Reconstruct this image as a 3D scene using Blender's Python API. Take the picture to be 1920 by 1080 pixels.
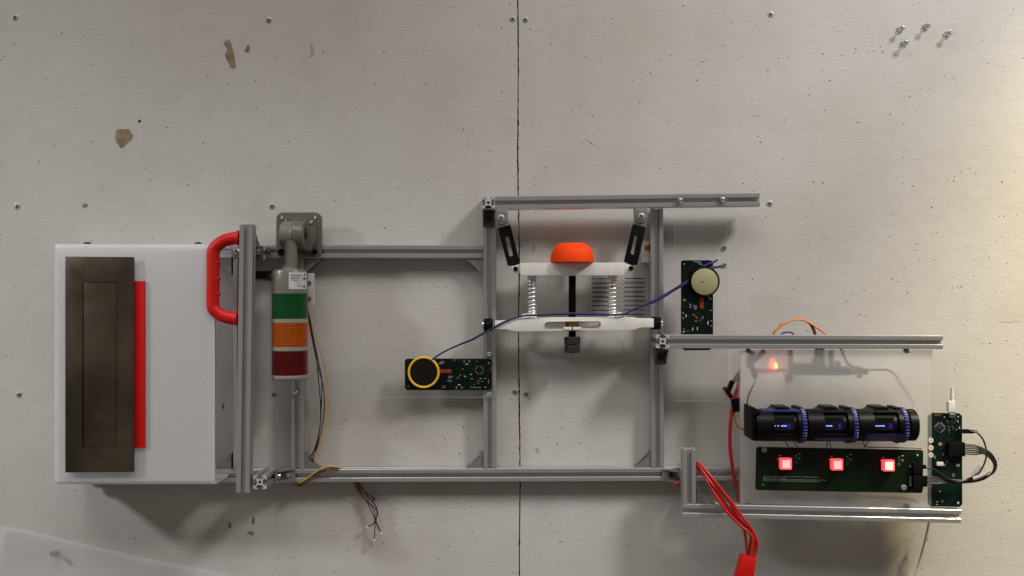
import bpy, bmesh, math, random
from mathutils import Vector, Matrix
random.seed(7)
for o in list(bpy.data.objects): bpy.data.objects.remove(o)
scene = bpy.context.scene
C = scene.collection

# ---------------------------------------------------------------- camera
LENS = 35.0
D = 1.6 * LENS / 36.0                     # camera distance from the wall, the frame spans 1.6 m of wall
cam_d = bpy.data.cameras.new('camera'); cam = bpy.data.objects.new('camera', cam_d); C.objects.link(cam)
cam_d.lens = LENS; cam_d.sensor_width = 36; cam_d.clip_start = 0.01; cam_d.clip_end = 50
cam.location = (0, -D, 0); cam.rotation_euler = (math.radians(90), 0, 0)
scene.camera = cam
scene.render.resolution_x = 1024; scene.render.resolution_y = 576

# ---------------------------------------------------------------- world, lamps, exposure
w = bpy.data.worlds.new('World'); scene.world = w; w.use_nodes = True
bg = w.node_tree.nodes['Background']; bg.inputs[0].default_value = (1.0, 0.88, 0.78, 1); bg.inputs[1].default_value = 0.16
def spot(name, loc, aim, power, col, size=120, blend=1.0, rad=0.08):
    l = bpy.data.lights.new(name, 'SPOT'); l.energy = power; l.color = col
    l.spot_size = math.radians(size); l.spot_blend = blend; l.shadow_soft_size = rad
    o = bpy.data.objects.new(name, l); C.objects.link(o); o.location = loc
    o.rotation_euler = (Vector(aim) - Vector(loc)).to_track_quat('-Z', 'Y').to_euler()
    return o
def panel(name, loc, aim, power, col, sx, sy, spread=180):
    l = bpy.data.lights.new(name, 'AREA'); l.shape = 'RECTANGLE'; l.size = sx; l.size_y = sy; l.energy = power; l.color = col; l.spread = math.radians(spread)
    o = bpy.data.objects.new(name, l); C.objects.link(o); o.location = loc
    o.rotation_euler = (Vector(aim) - Vector(loc)).to_track_quat('-Z', 'Y').to_euler()
panel('ceiling_panel', (-0.3, -2.0, 3.0), (-0.1, 0.0, -1.6), 66, (1.0, 0.96, 0.91), 3.4, 1.6)
spot('ceiling_lamp', (-0.85, -1.35, 3.0), (-0.75, 0, -0.85), 48, (1.0, 1.0, 1.0), 32, 1.0, 0.12)
spot('ceiling_lamp', (-2.5, -1.15, 1.1), (-0.72, 0, -0.52), 170, (0.95, 0.985, 1.0), 46, 1.0, 0.14)
spot('warm_ceiling_lamp', (1.34, -0.58, 1.22), (1.28, 0, -0.20), 205, (1.0, 0.79, 0.37), 66, 1.0, 0.05)
spot('warm_ceiling_lamp', (1.75, -1.3, 1.9), (0.84, 0, -0.22), 290, (1.0, 0.98, 0.95), 62, 1.0, 0.24)
vs = scene.view_settings
vs.view_transform = 'Standard'; vs.look = 'None'; vs.exposure = 0.0; vs.gamma = 1.0; vs.use_curve_mapping = False

# ---------------------------------------------------------------- helpers
def sc(h): return (D - h) / D / 1200.0           # metres per photo pixel at height h above the wall
def P(px, py, h): s = sc(h); return Vector(((px - 960) * s, -h, (540 - py) * s))
MM = 0.001
WL = {}
def finish(o, world):
    WL[o.name] = world
def obj(name, bm, mat, parent=None, smooth=35, origin=None, label=None):
    bmesh.ops.recalc_face_normals(bm, faces=bm.faces)
    me = bpy.data.meshes.new(name)
    if origin is None:
        xs = [v.co for v in bm.verts]
        lo = Vector((min(c[i] for c in xs) for i in range(3))); hi = Vector((max(c[i] for c in xs) for i in range(3)))
        origin = (lo + hi) / 2
    bmesh.ops.translate(bm, verts=bm.verts, vec=-origin)
    bm.to_mesh(me); bm.free()
    if mat: me.materials.append(mat)
    if smooth:
        for p in me.polygons: p.use_smooth = True
        me.set_sharp_from_angle(angle=math.radians(smooth))
    o = bpy.data.objects.new(name, me); C.objects.link(o)
    if parent: o.parent = parent; o.location = origin - WL[parent.name]
    else: o.location = origin
    WL[o.name] = origin
    if label: o['label'] = label
    return o
def tag(o, label, cat, group=None):
    o['label'] = label; o['category'] = cat
    if group: o['group'] = group
    return o
def thing(name, loc, label, cat, group=None):
    o = bpy.data.objects.new(name, None); C.objects.link(o); o.location = loc; o.empty_display_size = 0.02
    WL[o.name] = Vector(loc); return tag(o, label, cat, group)
def new(): return bmesh.new()

def box(bm, c, s, M=None, bev=0):
    r = bmesh.ops.create_cube(bm, size=1.0)
    vs_ = r['verts']
    bmesh.ops.scale(bm, vec=s, verts=vs_)
    if bev:
        es = list({e for v in vs_ for e in v.link_edges})
        rr = bmesh.ops.bevel(bm, geom=es, offset=bev, segments=2, affect='EDGES', profile=0.6)
        vs_ = list({v for f in rr['faces'] for v in f.verts} | {v for v in vs_ if v.is_valid})
    if M is not None: bmesh.ops.transform(bm, matrix=M, verts=vs_)
    bmesh.ops.translate(bm, vec=c, verts=vs_)
    return vs_
def extrude_loops(bm, loops, f0, f1):
    """loops of 2D points (outer, holes); f0/f1 map a 2D point to 3D at each end."""
    ends = []
    for f in (f0, f1):
        edges = []; rings = []
        for lp in loops:
            vsr = [bm.verts.new(f(p)) for p in lp]
            rings.append(vsr)
            edges += [bm.edges.new((vsr[i], vsr[(i + 1) % len(vsr)])) for i in range(len(vsr))]
        if len(loops) == 1:
            bm.faces.new(rings[0])
        else:
            bmesh.ops.triangle_fill(bm, use_beauty=True, use_dissolve=False, edges=edges)
        ends.append(rings)
    for a, b in zip(*ends):
        n = len(a)
        for i in range(n):
            bm.faces.new((a[i], a[(i + 1) % n], b[(i + 1) % n], b[i]))
def prism(bm, poly, h0, h1, holes=(), bev=0):
    """polygon in photo pixels, front face at h1, extruded straight back to h0"""
    s = sc(h1)
    cv = lambda p, h: Vector(((p[0] - 960) * s, -h, (540 - p[1]) * s))
    before = set(bm.edges)
    extrude_loops(bm, [list(poly)] + [list(x) for x in holes], lambda p: cv(p, h0), lambda p: cv(p, h1))
    if bev:
        es = [e for e in bm.edges if e not in before and all(abs(v.co.y + h1) < 1e-7 for v in e.verts) and len(e.link_faces) == 2
              and any(abs(f.normal.y) < 0.5 for f in e.link_faces)]
        for f in bm.faces: f.normal_update()
        es = [e for e in bm.edges if e not in before and all(abs(v.co.y + h1) < 1e-7 for v in e.verts)
              and len(e.link_faces) == 2 and e.calc_face_angle(0) > 0.5]
        bmesh.ops.bevel(bm, geom=es, offset=bev, segments=2, affect='EDGES', profile=0.6)
def rrect(x0, y0, x1, y1, r, n=5):
    pts = []
    for cx, cy, a in ((x1 - r, y0 + r, -90), (x1 - r, y1 - r, 0), (x0 + r, y1 - r, 90), (x0 + r, y0 + r, 180)):
        for i in range(n + 1):
            t = math.radians(a + 90 * i / n); pts.append((cx + r * math.cos(t), cy + r * math.sin(t)))
    return pts
def circ(cx, cy, r, n=20): return [(cx + r * math.cos(2 * math.pi * i / n), cy + r * math.sin(2 * math.pi * i / n)) for i in range(n)]
def rotp(poly, c, deg):
    a = math.radians(deg); ca, sa = math.cos(a), math.sin(a)
    return [(c[0] + (x - c[0]) * ca - (y - c[1]) * sa, c[1] + (x - c[0]) * sa + (y - c[1]) * ca) for x, y in poly]
def capsule(p, q, r, n=8):
    a = math.atan2(q[1] - p[1], q[0] - p[0]); pts = []
    for c, o_ in ((q, -90), (p, 90)):
        for i in range(n + 1):
            t = a + math.radians(o_ + 180 * i / n); pts.append((c[0] + r * math.cos(t), c[1] + r * math.sin(t)))
    return pts
def frame(axis):
    axis = axis.normalized(); t = Vector((0, -1, 0)) if abs(axis.y) < 0.9 else Vector((0, 0, 1))
    u = axis.cross(t).normalized(); v = u.cross(axis).normalized()
    return u, v
def lathe(bm, c, axis, prof, n=24, closed=True):
    """prof: list of (r, t) along axis from point c"""
    axis = Vector(axis).normalized(); u, v = frame(axis); rings = []
    for r, t in prof:
        if r < 1e-7: rings.append([bm.verts.new(c + axis * t)]); continue
        rings.append([bm.verts.new(c + axis * t + (u * math.cos(2 * math.pi * i / n) + v * math.sin(2 * math.pi * i / n)) * r) for i in range(n)])
    for a, b in zip(rings, rings[1:]):
        for i in range(n):
            j = (i + 1) % n
            if len(a) == 1 and len(b) == 1: continue
            if len(a) == 1: bm.faces.new((a[0], b[i], b[j]))
            elif len(b) == 1: bm.faces.new((a[i], a[j], b[0]))
            else: bm.faces.new((a[i], a[j], b[j], b[i]))
    if closed:
        for r_ in (rings[0], rings[-1]):
            if len(r_) > 1: bm.faces.new(r_)
def spline(pts, sub=8):
    pts = [Vector(p) for p in pts]
    if len(pts) < 3: return pts
    q = [pts[0] * 2 - pts[1]] + pts + [pts[-1] * 2 - pts[-2]]; out = []
    for i in range(1, len(q) - 2):
        p0, p1, p2, p3 = q[i - 1:i + 3]
        for k in range(sub):
            t = k / sub
            out.append(0.5 * ((2 * p1) + (-p0 + p2) * t + (2 * p0 - 5 * p1 + 4 * p2 - p3) * t * t + (-p0 + 3 * p1 - 3 * p2 + p3) * t ** 3))
    out.append(pts[-1]); return out
def tube(bm, pts, r, n=8, rr=None, flat=None):
    """sweep a circle (or an ellipse r x rr) along pts"""
    rings = []; u = None
    for i, p in enumerate(pts):
        t = (pts[min(i + 1, len(pts) - 1)] - pts[max(i - 1, 0)])
        if t.length < 1e-9: t = Vector((1, 0, 0))
        t.normalize()
        if u is None: u, v = frame(t)
        else:
            u = (u - t * u.dot(t)).normalized(); v = u.cross(t)
        ra = r(i / (len(pts) - 1)) if callable(r) else r
        rb = rr if rr else ra
        rings.append([bm.verts.new(p + u * math.cos(2 * math.pi * k / n) * ra + v * math.sin(2 * math.pi * k / n) * rb) for k in range(n)])
    for a, b in zip(rings, rings[1:]):
        for k in range(n): bm.faces.new((a[k], a[(k + 1) % n], b[(k + 1) % n], b[k]))
    bm.faces.new(rings[0]); bm.faces.new(rings[-1])
def wire(name, pts, r, mat, parent=None, n=7, label=None, sub=8):
    bm = new(); tube(bm, spline([P(*p) for p in pts], sub), r, n); return obj(name, bm, mat, parent, 60, label=label)
def text_mesh(name, body, px, py, size_px, h, mat, parent, rot=0, align='CENTER'):
    cu = bpy.data.curves.new('t', 'FONT'); cu.body = body; cu.size = size_px * sc(h); cu.align_x = align; cu.align_y = 'CENTER'; cu.resolution_u = 2
    t = bpy.data.objects.new('t', cu); C.objects.link(t)
    dg = bpy.context.evaluated_depsgraph_get(); me = bpy.data.meshes.new_from_object(t.evaluated_get(dg))
    bpy.data.objects.remove(t); bm = new(); bm.from_mesh(me); bpy.data.meshes.remove(me)
    c = P(px, py, h)
    bm.transform(Matrix.Translation(c) @ Matrix.Rotation(math.radians(90), 4, 'X') @ Matrix.Rotation(math.radians(rot), 4, 'Z'))
    me = bpy.data.meshes.new(name); bmesh.ops.translate(bm, verts=bm.verts, vec=-c); bm.to_mesh(me); bm.free(); me.materials.append(mat)
    o = bpy.data.objects.new(name, me); C.objects.link(o); WL[o.name] = c
    if parent: o.parent = parent; o.location = c - WL[parent.name]
    return o

# ---------------------------------------------------------------- materials
def mat(name, col, rough=0.5, metal=0.0, spec=0.5, noise=None, bump=None, emit=None, coat=0, rvar=None, aniso=None):
    m = bpy.data.materials.new(name); m.use_nodes = True; nt = m.node_tree; b = nt.nodes['Principled BSDF']
    b.inputs['Base Color'].default_value = (*col, 1); b.inputs['Roughness'].default_value = rough
    b.inputs['Metallic'].default_value = metal; b.inputs['Specular IOR Level'].default_value = spec
    if coat: b.inputs['Coat Weight'].default_value = coat; b.inputs['Coat Roughness'].default_value = 0.15
    if emit: b.inputs['Emission Color'].default_value = (*emit[0], 1); b.inputs['Emission Strength'].default_value = emit[1]
    tc = nt.nodes.new('ShaderNodeTexCoord')
    def nz(scale, detail, stretch=None):
        n = nt.nodes.new('ShaderNodeTexNoise'); n.inputs['Scale'].default_value = scale; n.inputs['Detail'].default_value = detail
        if stretch:
            mp = nt.nodes.new('ShaderNodeMapping'); mp.inputs['Scale'].default_value = stretch
            nt.links.new(tc.outputs['Object'], mp.inputs[0]); nt.links.new(mp.outputs[0], n.inputs['Vector'])
        else: nt.links.new(tc.outputs['Object'], n.inputs['Vector'])
        return n
    if noise:   # (scale, colour2, lo, hi[, stretch])
        n = nz(noise[0], 5, noise[4] if len(noise) > 4 else None); r = nt.nodes.new('ShaderNodeMapRange')
        r.inputs[1].default_value = noise[2]; r.inputs[2].default_value = noise[3]
        mx = nt.nodes.new('ShaderNodeMix'); mx.data_type = 'RGBA'
        mx.inputs[6].default_value = (*col, 1); mx.inputs[7].default_value = (*noise[1], 1)
        nt.links.new(n.outputs[0], r.inputs[0]); nt.links.new(r.outputs[0], mx.inputs[0]); nt.links.new(mx.outputs[2], b.inputs['Base Color'])
    if rvar:    # (scale, lo, hi[, stretch])
        n = nz(rvar[0], 4, rvar[3] if len(rvar) > 3 else None); r = nt.nodes.new('ShaderNodeMapRange')
        r.inputs[1].default_value = 0.3; r.inputs[2].default_value = 0.7; r.inputs[3].default_value = rvar[1]; r.inputs[4].default_value = rvar[2]
        nt.links.new(n.outputs[0], r.inputs[0]); nt.links.new(r.outputs[0], b.inputs['Roughness'])
    if bump:    # (scale, strength, distance[, stretch])
        n = nz(bump[0], 6, bump[3] if len(bump) > 3 else None); bp = nt.nodes.new('ShaderNodeBump')
        bp.inputs['Strength'].default_value = bump[1]; bp.inputs['Distance'].default_value = bump[2]
        nt.links.new(n.outputs[0], bp.inputs['Height']); nt.links.new(bp.outputs[0], b.inputs['Normal'])
    return m
M = {}
# painted fibre board: fine horizontal fibre relief, faint cloudy soiling
def wall_material():
    m = mat('painted_board', (0.60, 0.585, 0.56), 0.72, 0, 0.25); nt = m.node_tree; b = nt.nodes['Principled BSDF']; tc = nt.nodes['Texture Coordinate']
    def nz(scale, det, st=(1, 1, 1), rough=0.55):
        mp = nt.nodes.new('ShaderNodeMapping'); mp.inputs['Scale'].default_value = st; n = nt.nodes.new('ShaderNodeTexNoise')
        n.inputs['Scale'].default_value = scale; n.inputs['Detail'].default_value = det; n.inputs['Roughness'].default_value = rough
        nt.links.new(tc.outputs['Object'], mp.inputs[0]); nt.links.new(mp.outputs[0], n.inputs['Vector']); return n
    def mixc(fac_out, lo, hi, a_out, c2, amt):
        r = nt.nodes.new('ShaderNodeMapRange'); r.inputs[1].default_value = lo; r.inputs[2].default_value = hi; r.inputs[3].default_value = 0; r.inputs[4].default_value = amt
        mx = nt.nodes.new('ShaderNodeMix'); mx.data_type = 'RGBA'; nt.links.new(fac_out, r.inputs[0]); nt.links.new(r.outputs[0], mx.inputs[0])
        if isinstance(a_out, tuple): mx.inputs[6].default_value = (*a_out, 1)
        else: nt.links.new(a_out, mx.inputs[6])
        mx.inputs[7].default_value = (*c2, 1); return mx.outputs[2]
    c = mixc(nz(3.2, 4).outputs[0], 0.4, 0.72, (0.465, 0.45, 0.428), (0.40, 0.375, 0.34), 0.8)
    c = mixc(nz(14, 6).outputs[0], 0.5, 0.8, c, (0.37, 0.35, 0.325), 0.4)
    c = mixc(nz(60, 5, (1, 1, 3.5)).outputs[0], 0.52, 0.8, c, (0.35, 0.335, 0.315), 0.4)
    nt.links.new(c, b.inputs['Base Color'])
    a = nz(230, 5, (0.45, 1, 2.2)); a2 = nz(26, 4, (1, 1, 1.8)); ad = nt.nodes.new('ShaderNodeMath'); ad.operation = 'MULTIPLY_ADD'; ad.inputs[1].default_value = 1.6
    nt.links.new(a2.outputs[0], ad.inputs[0]); nt.links.new(a.outputs[0], ad.inputs[2])
    bp = nt.nodes.new('ShaderNodeBump'); bp.inputs['Strength'].default_value = 0.40; bp.inputs['Distance'].default_value = 0.0008
    nt.links.new(ad.outputs[0], bp.inputs['Height']); nt.links.new(bp.outputs[0], b.inputs['Normal'])
    return m
M['wall'] = wall_material()
M['gap'] = mat('dark_gap', (0.012, 0.010, 0.009), 0.9)
M['hole'] = mat('pin_hole', (0.03, 0.025, 0.02), 0.9)
M['chip'] = mat('bare_board', (0.25, 0.185, 0.115), 0.85, noise=(70, (0.17, 0.115, 0.07), 0.38, 0.62), bump=(300, 0.7, 0.0008))
M['rim'] = mat('torn_paper_rim', (0.34, 0.31, 0.265), 0.8); M['smudge'] = mat('grey_smudge', (0.30, 0.285, 0.27), 0.8)
M['scratch'] = mat('scratch_line', (0.19, 0.18, 0.165), 0.8)
M['alu'] = mat('anodised_aluminium', (0.49, 0.49, 0.495), 0.30, 0.74, 0.5, noise=(5, (0.45, 0.45, 0.45), 0.4, 0.6), rvar=(4, 0.27, 0.33))
M['alucut'] = mat('sawn_aluminium', (0.55, 0.55, 0.54), 0.4, 0.4)
M['cast'] = mat('cast_bracket_grey', (0.24, 0.235, 0.23), 0.45, 0.5, noise=(120, (0.18, 0.175, 0.17), 0.35, 0.7))
M['castdark'] = mat('cast_bracket_dark', (0.085, 0.08, 0.075), 0.45, 0.4)
M['spring'] = mat('pale_spring_wire', (0.70, 0.70, 0.70), 0.28, 0.85); M['steel'] = mat('zinc_steel', (0.72, 0.72, 0.72), 0.2, 1.0)
M['darkmetal'] = mat('blackened_screw', (0.05, 0.05, 0.05), 0.35, 0.8)
M['recess'] = mat('recess_black', (0.008, 0.008, 0.008), 0.8)
M['black'] = mat('black_plastic', (0.0035, 0.0035, 0.004), 0.38, 0, 0.10)
M['blackmatt'] = mat('black_matt_plastic', (0.0035, 0.0035, 0.0035), 0.6, 0, 0.08)
M['nut'] = mat('dark_grey_plastic', (0.020, 0.018, 0.017), 0.5, 0, 0.3, noise=(150, (0.032, 0.03, 0.027), 0.4, 0.7))
M['white'] = mat('white_printed_plastic', (0.66, 0.635, 0.60), 0.48, noise=(40, (0.60, 0.57, 0.53), 0.4, 0.7), bump=(700, 0.15, 0.0003, (0.1, 1, 3)))
M['boxwhite'] = mat('opal_acrylic', (0.62, 0.61, 0.61), 0.28, 0, 0.5, noise=(5, (0.58, 0.57, 0.575), 0.35, 0.7))
M['red'] = mat('red_plastic', (0.50, 0.006, 0.004), 0.45, 0, 0.3, noise=(60, (0.44, 0.005, 0.003), 0.4, 0.7))
M['redsheet'] = mat('red_sheet', (0.50, 0.005, 0.005), 0.5, 0, 0.25)
M['orange'] = mat('orange_plastic', (0.80, 0.055, 0.003), 0.55, 0, 0.1)
M['bronze'] = mat('aged_bronze', (0.115, 0.084, 0.060), 0.42, 0.6, 0.45, noise=(8, (0.040, 0.028, 0.020), 0.36, 0.62), rvar=(14, 0.26, 0.50), bump=(260, 0.12, 0.0003, (4, 1, 0.4)))
M['grey'] = mat('grey_beige_abs', (0.145, 0.135, 0.112), 0.30, 0, 0.5)
M['greydark'] = mat('grey_beige_mount', (0.105, 0.095, 0.076), 0.36, 0, 0.5)
M['ringgrey'] = mat('grey_ring', (0.23, 0.215, 0.19), 0.4)
def lens(name, col, dark):
    m = mat(name, col, 0.10, 0, 0.55); nt = m.node_tree; b = nt.nodes['Principled BSDF']; tc = nt.nodes['Texture Coordinate']
    wv = nt.nodes.new('ShaderNodeTexWave'); wv.bands_direction = 'X'; wv.inputs['Scale'].default_value = 95; wv.inputs['Distortion'].default_value = 0.5
    n = nt.nodes.new('ShaderNodeTexNoise'); n.inputs['Scale'].default_value = 60; mp = nt.nodes.new('ShaderNodeMapping'); mp.inputs['Scale'].default_value = (1, 1, 0.05)
    nt.links.new(tc.outputs['Object'], wv.inputs['Vector']); nt.links.new(tc.outputs['Object'], mp.inputs[0]); nt.links.new(mp.outputs[0], n.inputs['Vector'])
    ml = nt.nodes.new('ShaderNodeMath'); ml.operation = 'MULTIPLY'; nt.links.new(wv.outputs[1], ml.inputs[0]); nt.links.new(n.outputs[0], ml.inputs[1])
    mx = nt.nodes.new('ShaderNodeMix'); mx.data_type = 'RGBA'; mx.inputs[6].default_value = (*col, 1); mx.inputs[7].default_value = (*dark, 1)
    nt.links.new(ml.outputs[0], mx.inputs[0]); nt.links.new(mx.outputs[2], b.inputs['Base Color'])
    b.inputs['Subsurface Weight'].default_value = 0.0
    return m
M['lensg'] = lens('green_lens', (0.006, 0.105, 0.024), (0.002, 0.035, 0.007))
M['lenso'] = lens('amber_lens', (0.50, 0.105, 0.004), (0.18, 0.03, 0.002))
M['lensr'] = lens('red_lens', (0.125, 0.003, 0.005), (0.045, 0.001, 0.002))
M['paper'] = mat('white_label', (0.50, 0.50, 0.52), 0.5)
M['ink'] = mat('black_ink', (0.03, 0.03, 0.03), 0.7)
M['inkgrey'] = mat('grey_ink', (0.30, 0.30, 0.30), 0.7)
M['inkorange'] = mat('orange_ink', (0.50, 0.20, 0.09), 0.7)
M['pcb'] = mat('dark_green_board', (0.0015, 0.006, 0.0042), 0.33, 0, 0.2, noise=(70, (0.001, 0.0035, 0.003), 0.42, 0.6))
M['pcbg'] = mat('green_board', (0.0045, 0.015, 0.0045), 0.38, 0, 0.2, noise=(30, (0.0035, 0.012, 0.0036), 0.4, 0.6))
M['pcb3'] = mat('teal_green_board', (0.0022, 0.012, 0.008), 0.35, 0, 0.2, noise=(60, (0.0016, 0.008, 0.006), 0.42, 0.6))
M['silk'] = mat('silkscreen_white', (0.42, 0.43, 0.42), 0.6)
M['silkdim'] = mat('silkscreen_fine', (0.20, 0.22, 0.20), 0.6)
M['gold'] = mat('gold_pad', (0.22, 0.16, 0.06), 0.4, 0.4)
M['trace'] = mat('copper_trace', (0.006, 0.024, 0.017), 0.4)
M['kapton'] = mat('orange_flex', (0.22, 0.030, 0.007), 0.35)
M['yellow'] = mat('yellow_ring', (0.68, 0.385, 0.012), 0.42)
M['glassblack'] = mat('black_glass', (0.004, 0.002, 0.003), 0.08, 0, 0.5)
M['cream'] = mat('cream_disc', (0.29, 0.28, 0.145), 0.45)
M['lace'] = mat('violet_lace', (0.010, 0.0035, 0.085), 0.6)
M['brass'] = mat('brass', (0.40, 0.22, 0.05), 0.3, 0.9)
M['chipblk'] = mat('chip_black', (0.012, 0.011, 0.011), 0.45)
M['creamplastic'] = mat('cream_connector', (0.62, 0.58, 0.45), 0.5)
M['blue'] = mat('blue_printed_plastic', (0.007, 0.008, 0.10), 0.5)
M['bluelight'] = mat('blue_tooth', (0.025, 0.038, 0.18), 0.42)
M['wred'] = mat('red_wire', (0.42, 0.008, 0.004), 0.42)
M['wdred'] = mat('dark_red_wire', (0.17, 0.012, 0.010), 0.45)
M['wblack'] = mat('black_wire', (0.010, 0.010, 0.010), 0.4)
M['wyellow'] = mat('yellow_wire', (0.55, 0.33, 0.02), 0.45)
M['worange'] = mat('orange_wire', (0.72, 0.25, 0.02), 0.45)
M['wbrown'] = mat('brown_wire', (0.10, 0.028, 0.012), 0.45)
M['wgrey'] = mat('grey_sleeve', (0.30, 0.30, 0.30), 0.5)
M['wwhite'] = mat('white_cable', (0.58, 0.57, 0.56), 0.4)
def emis(name, col, st): return mat(name, col, 0.4, emit=(col, st))
M['oled'] = emis('oled_text', (0.14, 0.34, 1.0), 1.7)
M['oleddim'] = emis('oled_dim', (0.012, 0.008, 0.32), 0.06)
M['capred'] = mat('lit_red_cap', (0.9, 0.12, 0.13), 0.35, emit=((1.0, 0.07, 0.09), 0.8))
M['lit1'] = mat('lit_pink_face', (0.9, 0.4, 0.4), 0.35, emit=((1.0, 0.42, 0.40), 0.75))
M['lit3'] = mat('lit_cream_face', (0.9, 0.6, 0.4), 0.35, emit=((1.0, 0.72, 0.42), 1.25))
M['ledred'] = emis('red_led', (1.0, 0.06, 0.05), 6)
M['ledyellow'] = emis('yellow_led', (0.9, 0.9, 0.05), 5)
def mix_shader(name, parts):
    """parts: list of (shader type, dict inputs, weight)"""
    m = bpy.data.materials.new(name); m.use_nodes = True; nt = m.node_tree
    for n in list(nt.nodes):
        if n.type != 'OUTPUT_MATERIAL': nt.nodes.remove(n)
    out = [n for n in nt.nodes if n.type == 'OUTPUT_MATERIAL'][0]; cur = None; tot = 0
    for typ, ins, wgt in parts:
        s = nt.nodes.new(typ)
        for k, v in ins.items(): s.inputs[k].default_value = v
        tot += wgt
        if cur is None: cur = s.outputs[0]
        else:
            x = nt.nodes.new('ShaderNodeMixShader'); x.inputs[0].default_value = wgt / tot
            nt.links.new(cur, x.inputs[1]); nt.links.new(s.outputs[0], x.inputs[2]); cur = x.outputs[0]
    nt.links.new(cur, out.inputs[0]); return m, nt, cur, out
def add_gloss(nt, cur, out, rough, ior=1.45):
    lw = nt.nodes.new('ShaderNodeLayerWeight'); lw.inputs[0].default_value = 0.5
    pw = nt.nodes.new('ShaderNodeMath'); pw.operation = 'POWER'; pw.inputs[1].default_value = 5.0
    f0 = ((ior - 1) / (ior + 1)) ** 2
    ma = nt.nodes.new('ShaderNodeMath'); ma.operation = 'MULTIPLY_ADD'; ma.inputs[1].default_value = 1 - f0; ma.inputs[2].default_value = f0
    nt.links.new(lw.outputs['Facing'], pw.inputs[0]); nt.links.new(pw.outputs[0], ma.inputs[0])
    g = nt.nodes.new('ShaderNodeBsdfGlossy'); g.inputs['Roughness'].default_value = rough
    x = nt.nodes.new('ShaderNodeMixShader'); nt.links.new(ma.outputs[0], x.inputs[0]); nt.links.new(cur, x.inputs[1]); nt.links.new(g.outputs[0], x.inputs[2]); nt.links.new(x.outputs[0], out.inputs[0])
m_, nt_, c_, o_ = mix_shader('clear_acrylic', [('ShaderNodeBsdfTransparent', {'Color': (0.985, 0.987, 0.987, 1)}, 1.0), ('ShaderNodeBsdfDiffuse', {'Color': (0.8, 0.8, 0.8, 1)}, 0.012)])
add_gloss(nt_, c_, o_, 0.05, 1.25); M['clear'] = m_
m_, nt_, c_, o_ = mix_shader('clear_acrylic_edge', [('ShaderNodeBsdfTransparent', {'Color': (0.85, 0.85, 0.84, 1)}, 0.75), ('ShaderNodeBsdfDiffuse', {'Color': (0.60, 0.60, 0.58, 1)}, 0.25)])
add_gloss(nt_, c_, o_, 0.1); M['clearedge'] = m_
m_, nt_, c_, o_ = mix_shader('frosted_acrylic', [('ShaderNodeBsdfTransparent', {'Color': (0.99, 0.99, 0.99, 1)}, 0.08),
    ('ShaderNodeBsdfRefraction', {'Color': (0.995, 0.995, 0.995, 1), 'Roughness': 0.33, 'IOR': 1.35}, 0.63),
    ('ShaderNodeBsdfTranslucent', {'Color': (0.99, 0.99, 0.99, 1)}, 0.17), ('ShaderNodeBsdfDiffuse', {'Color': (0.98, 0.975, 0.97, 1)}, 0.12)])
add_gloss(nt_, c_, o_, 0.3, 1.2); M['frost'] = m_
m_, nt_, c_, o_ = mix_shader('milky_film', [('ShaderNodeBsdfTransparent', {'Color': (1, 1, 1, 1)}, 0.64), ('ShaderNodeBsdfTranslucent', {'Color': (0.97, 0.97, 0.98, 1)}, 0.16), ('ShaderNodeBsdfDiffuse', {'Color': (0.75, 0.75, 0.77, 1)}, 0.17)])
add_gloss(nt_, c_, o_, 0.3, 1.2); M['film'] = m_
m_, nt_, c_, o_ = mix_shader('opal_acrylic', [('ShaderNodeBsdfTranslucent', {'Color': (0.99, 0.99, 0.995, 1)}, 0.68), ('ShaderNodeBsdfDiffuse', {'Color': (0.74, 0.735, 0.745, 1)}, 0.32)])
add_gloss(nt_, c_, o_, 0.22, 1.4); M['opal'] = m_
m_, nt_, c_, o_ = mix_shader('clear_pin_plastic', [('ShaderNodeBsdfTransparent', {'Color': (0.80, 0.80, 0.80, 1)}, 0.45), ('ShaderNodeBsdfGlass', {'Color': (0.96, 0.96, 0.95, 1), 'Roughness': 0.02, 'IOR': 1.3}, 0.5)])
add_gloss(nt_, c_, o_, 0.05, 1.5); M['pin'] = m_

# ---------------------------------------------------------------- the wall: two boards, seam, screws, pin holes, chips
wall = thing('wall', (0, 0, 0), 'off white painted board wall with a dark vertical seam', 'wall'); wall['kind'] = 'structure'; del wall['category']
def ragged(side):
    rnd = random.Random(3 if side < 0 else 4); pts = []
    n = 420
    for i in range(n + 1):
        py = -500 + 2080 * i / n
        x = 970.5 + 4.5 * py / 1080 + 0.9 * math.sin(py / 61.0) + side * (0.75 + 0.25 * math.sin(py / 37.0 + side) + rnd.random() * 0.38 + (rnd.random() ** 8) * 1.5)
        pts.append((x, py))
    return pts
bm = new(); s_ = sc(0)
def board(side):
    e = ragged(side); far = -700 if side < 0 else 2620
    poly = e + [(far, 1580), (far, -500)]
    bm = new(); prism(bm, poly, -0.012, 0.0); return bm
obj('wall_board', board(-1), M['wall'], wall, 0, origin=Vector((0, 0, 0)))
obj('wall_board', board(1), M['wall'], wall, 0, origin=Vector((0, 0, 0)))
bm = new(); prism(bm, [(-700, -500), (2620, -500), (2620, 1580), (-700, 1580)], -0.02, -0.0125); obj('backing_board', bm, M['gap'], wall, 0)
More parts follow.
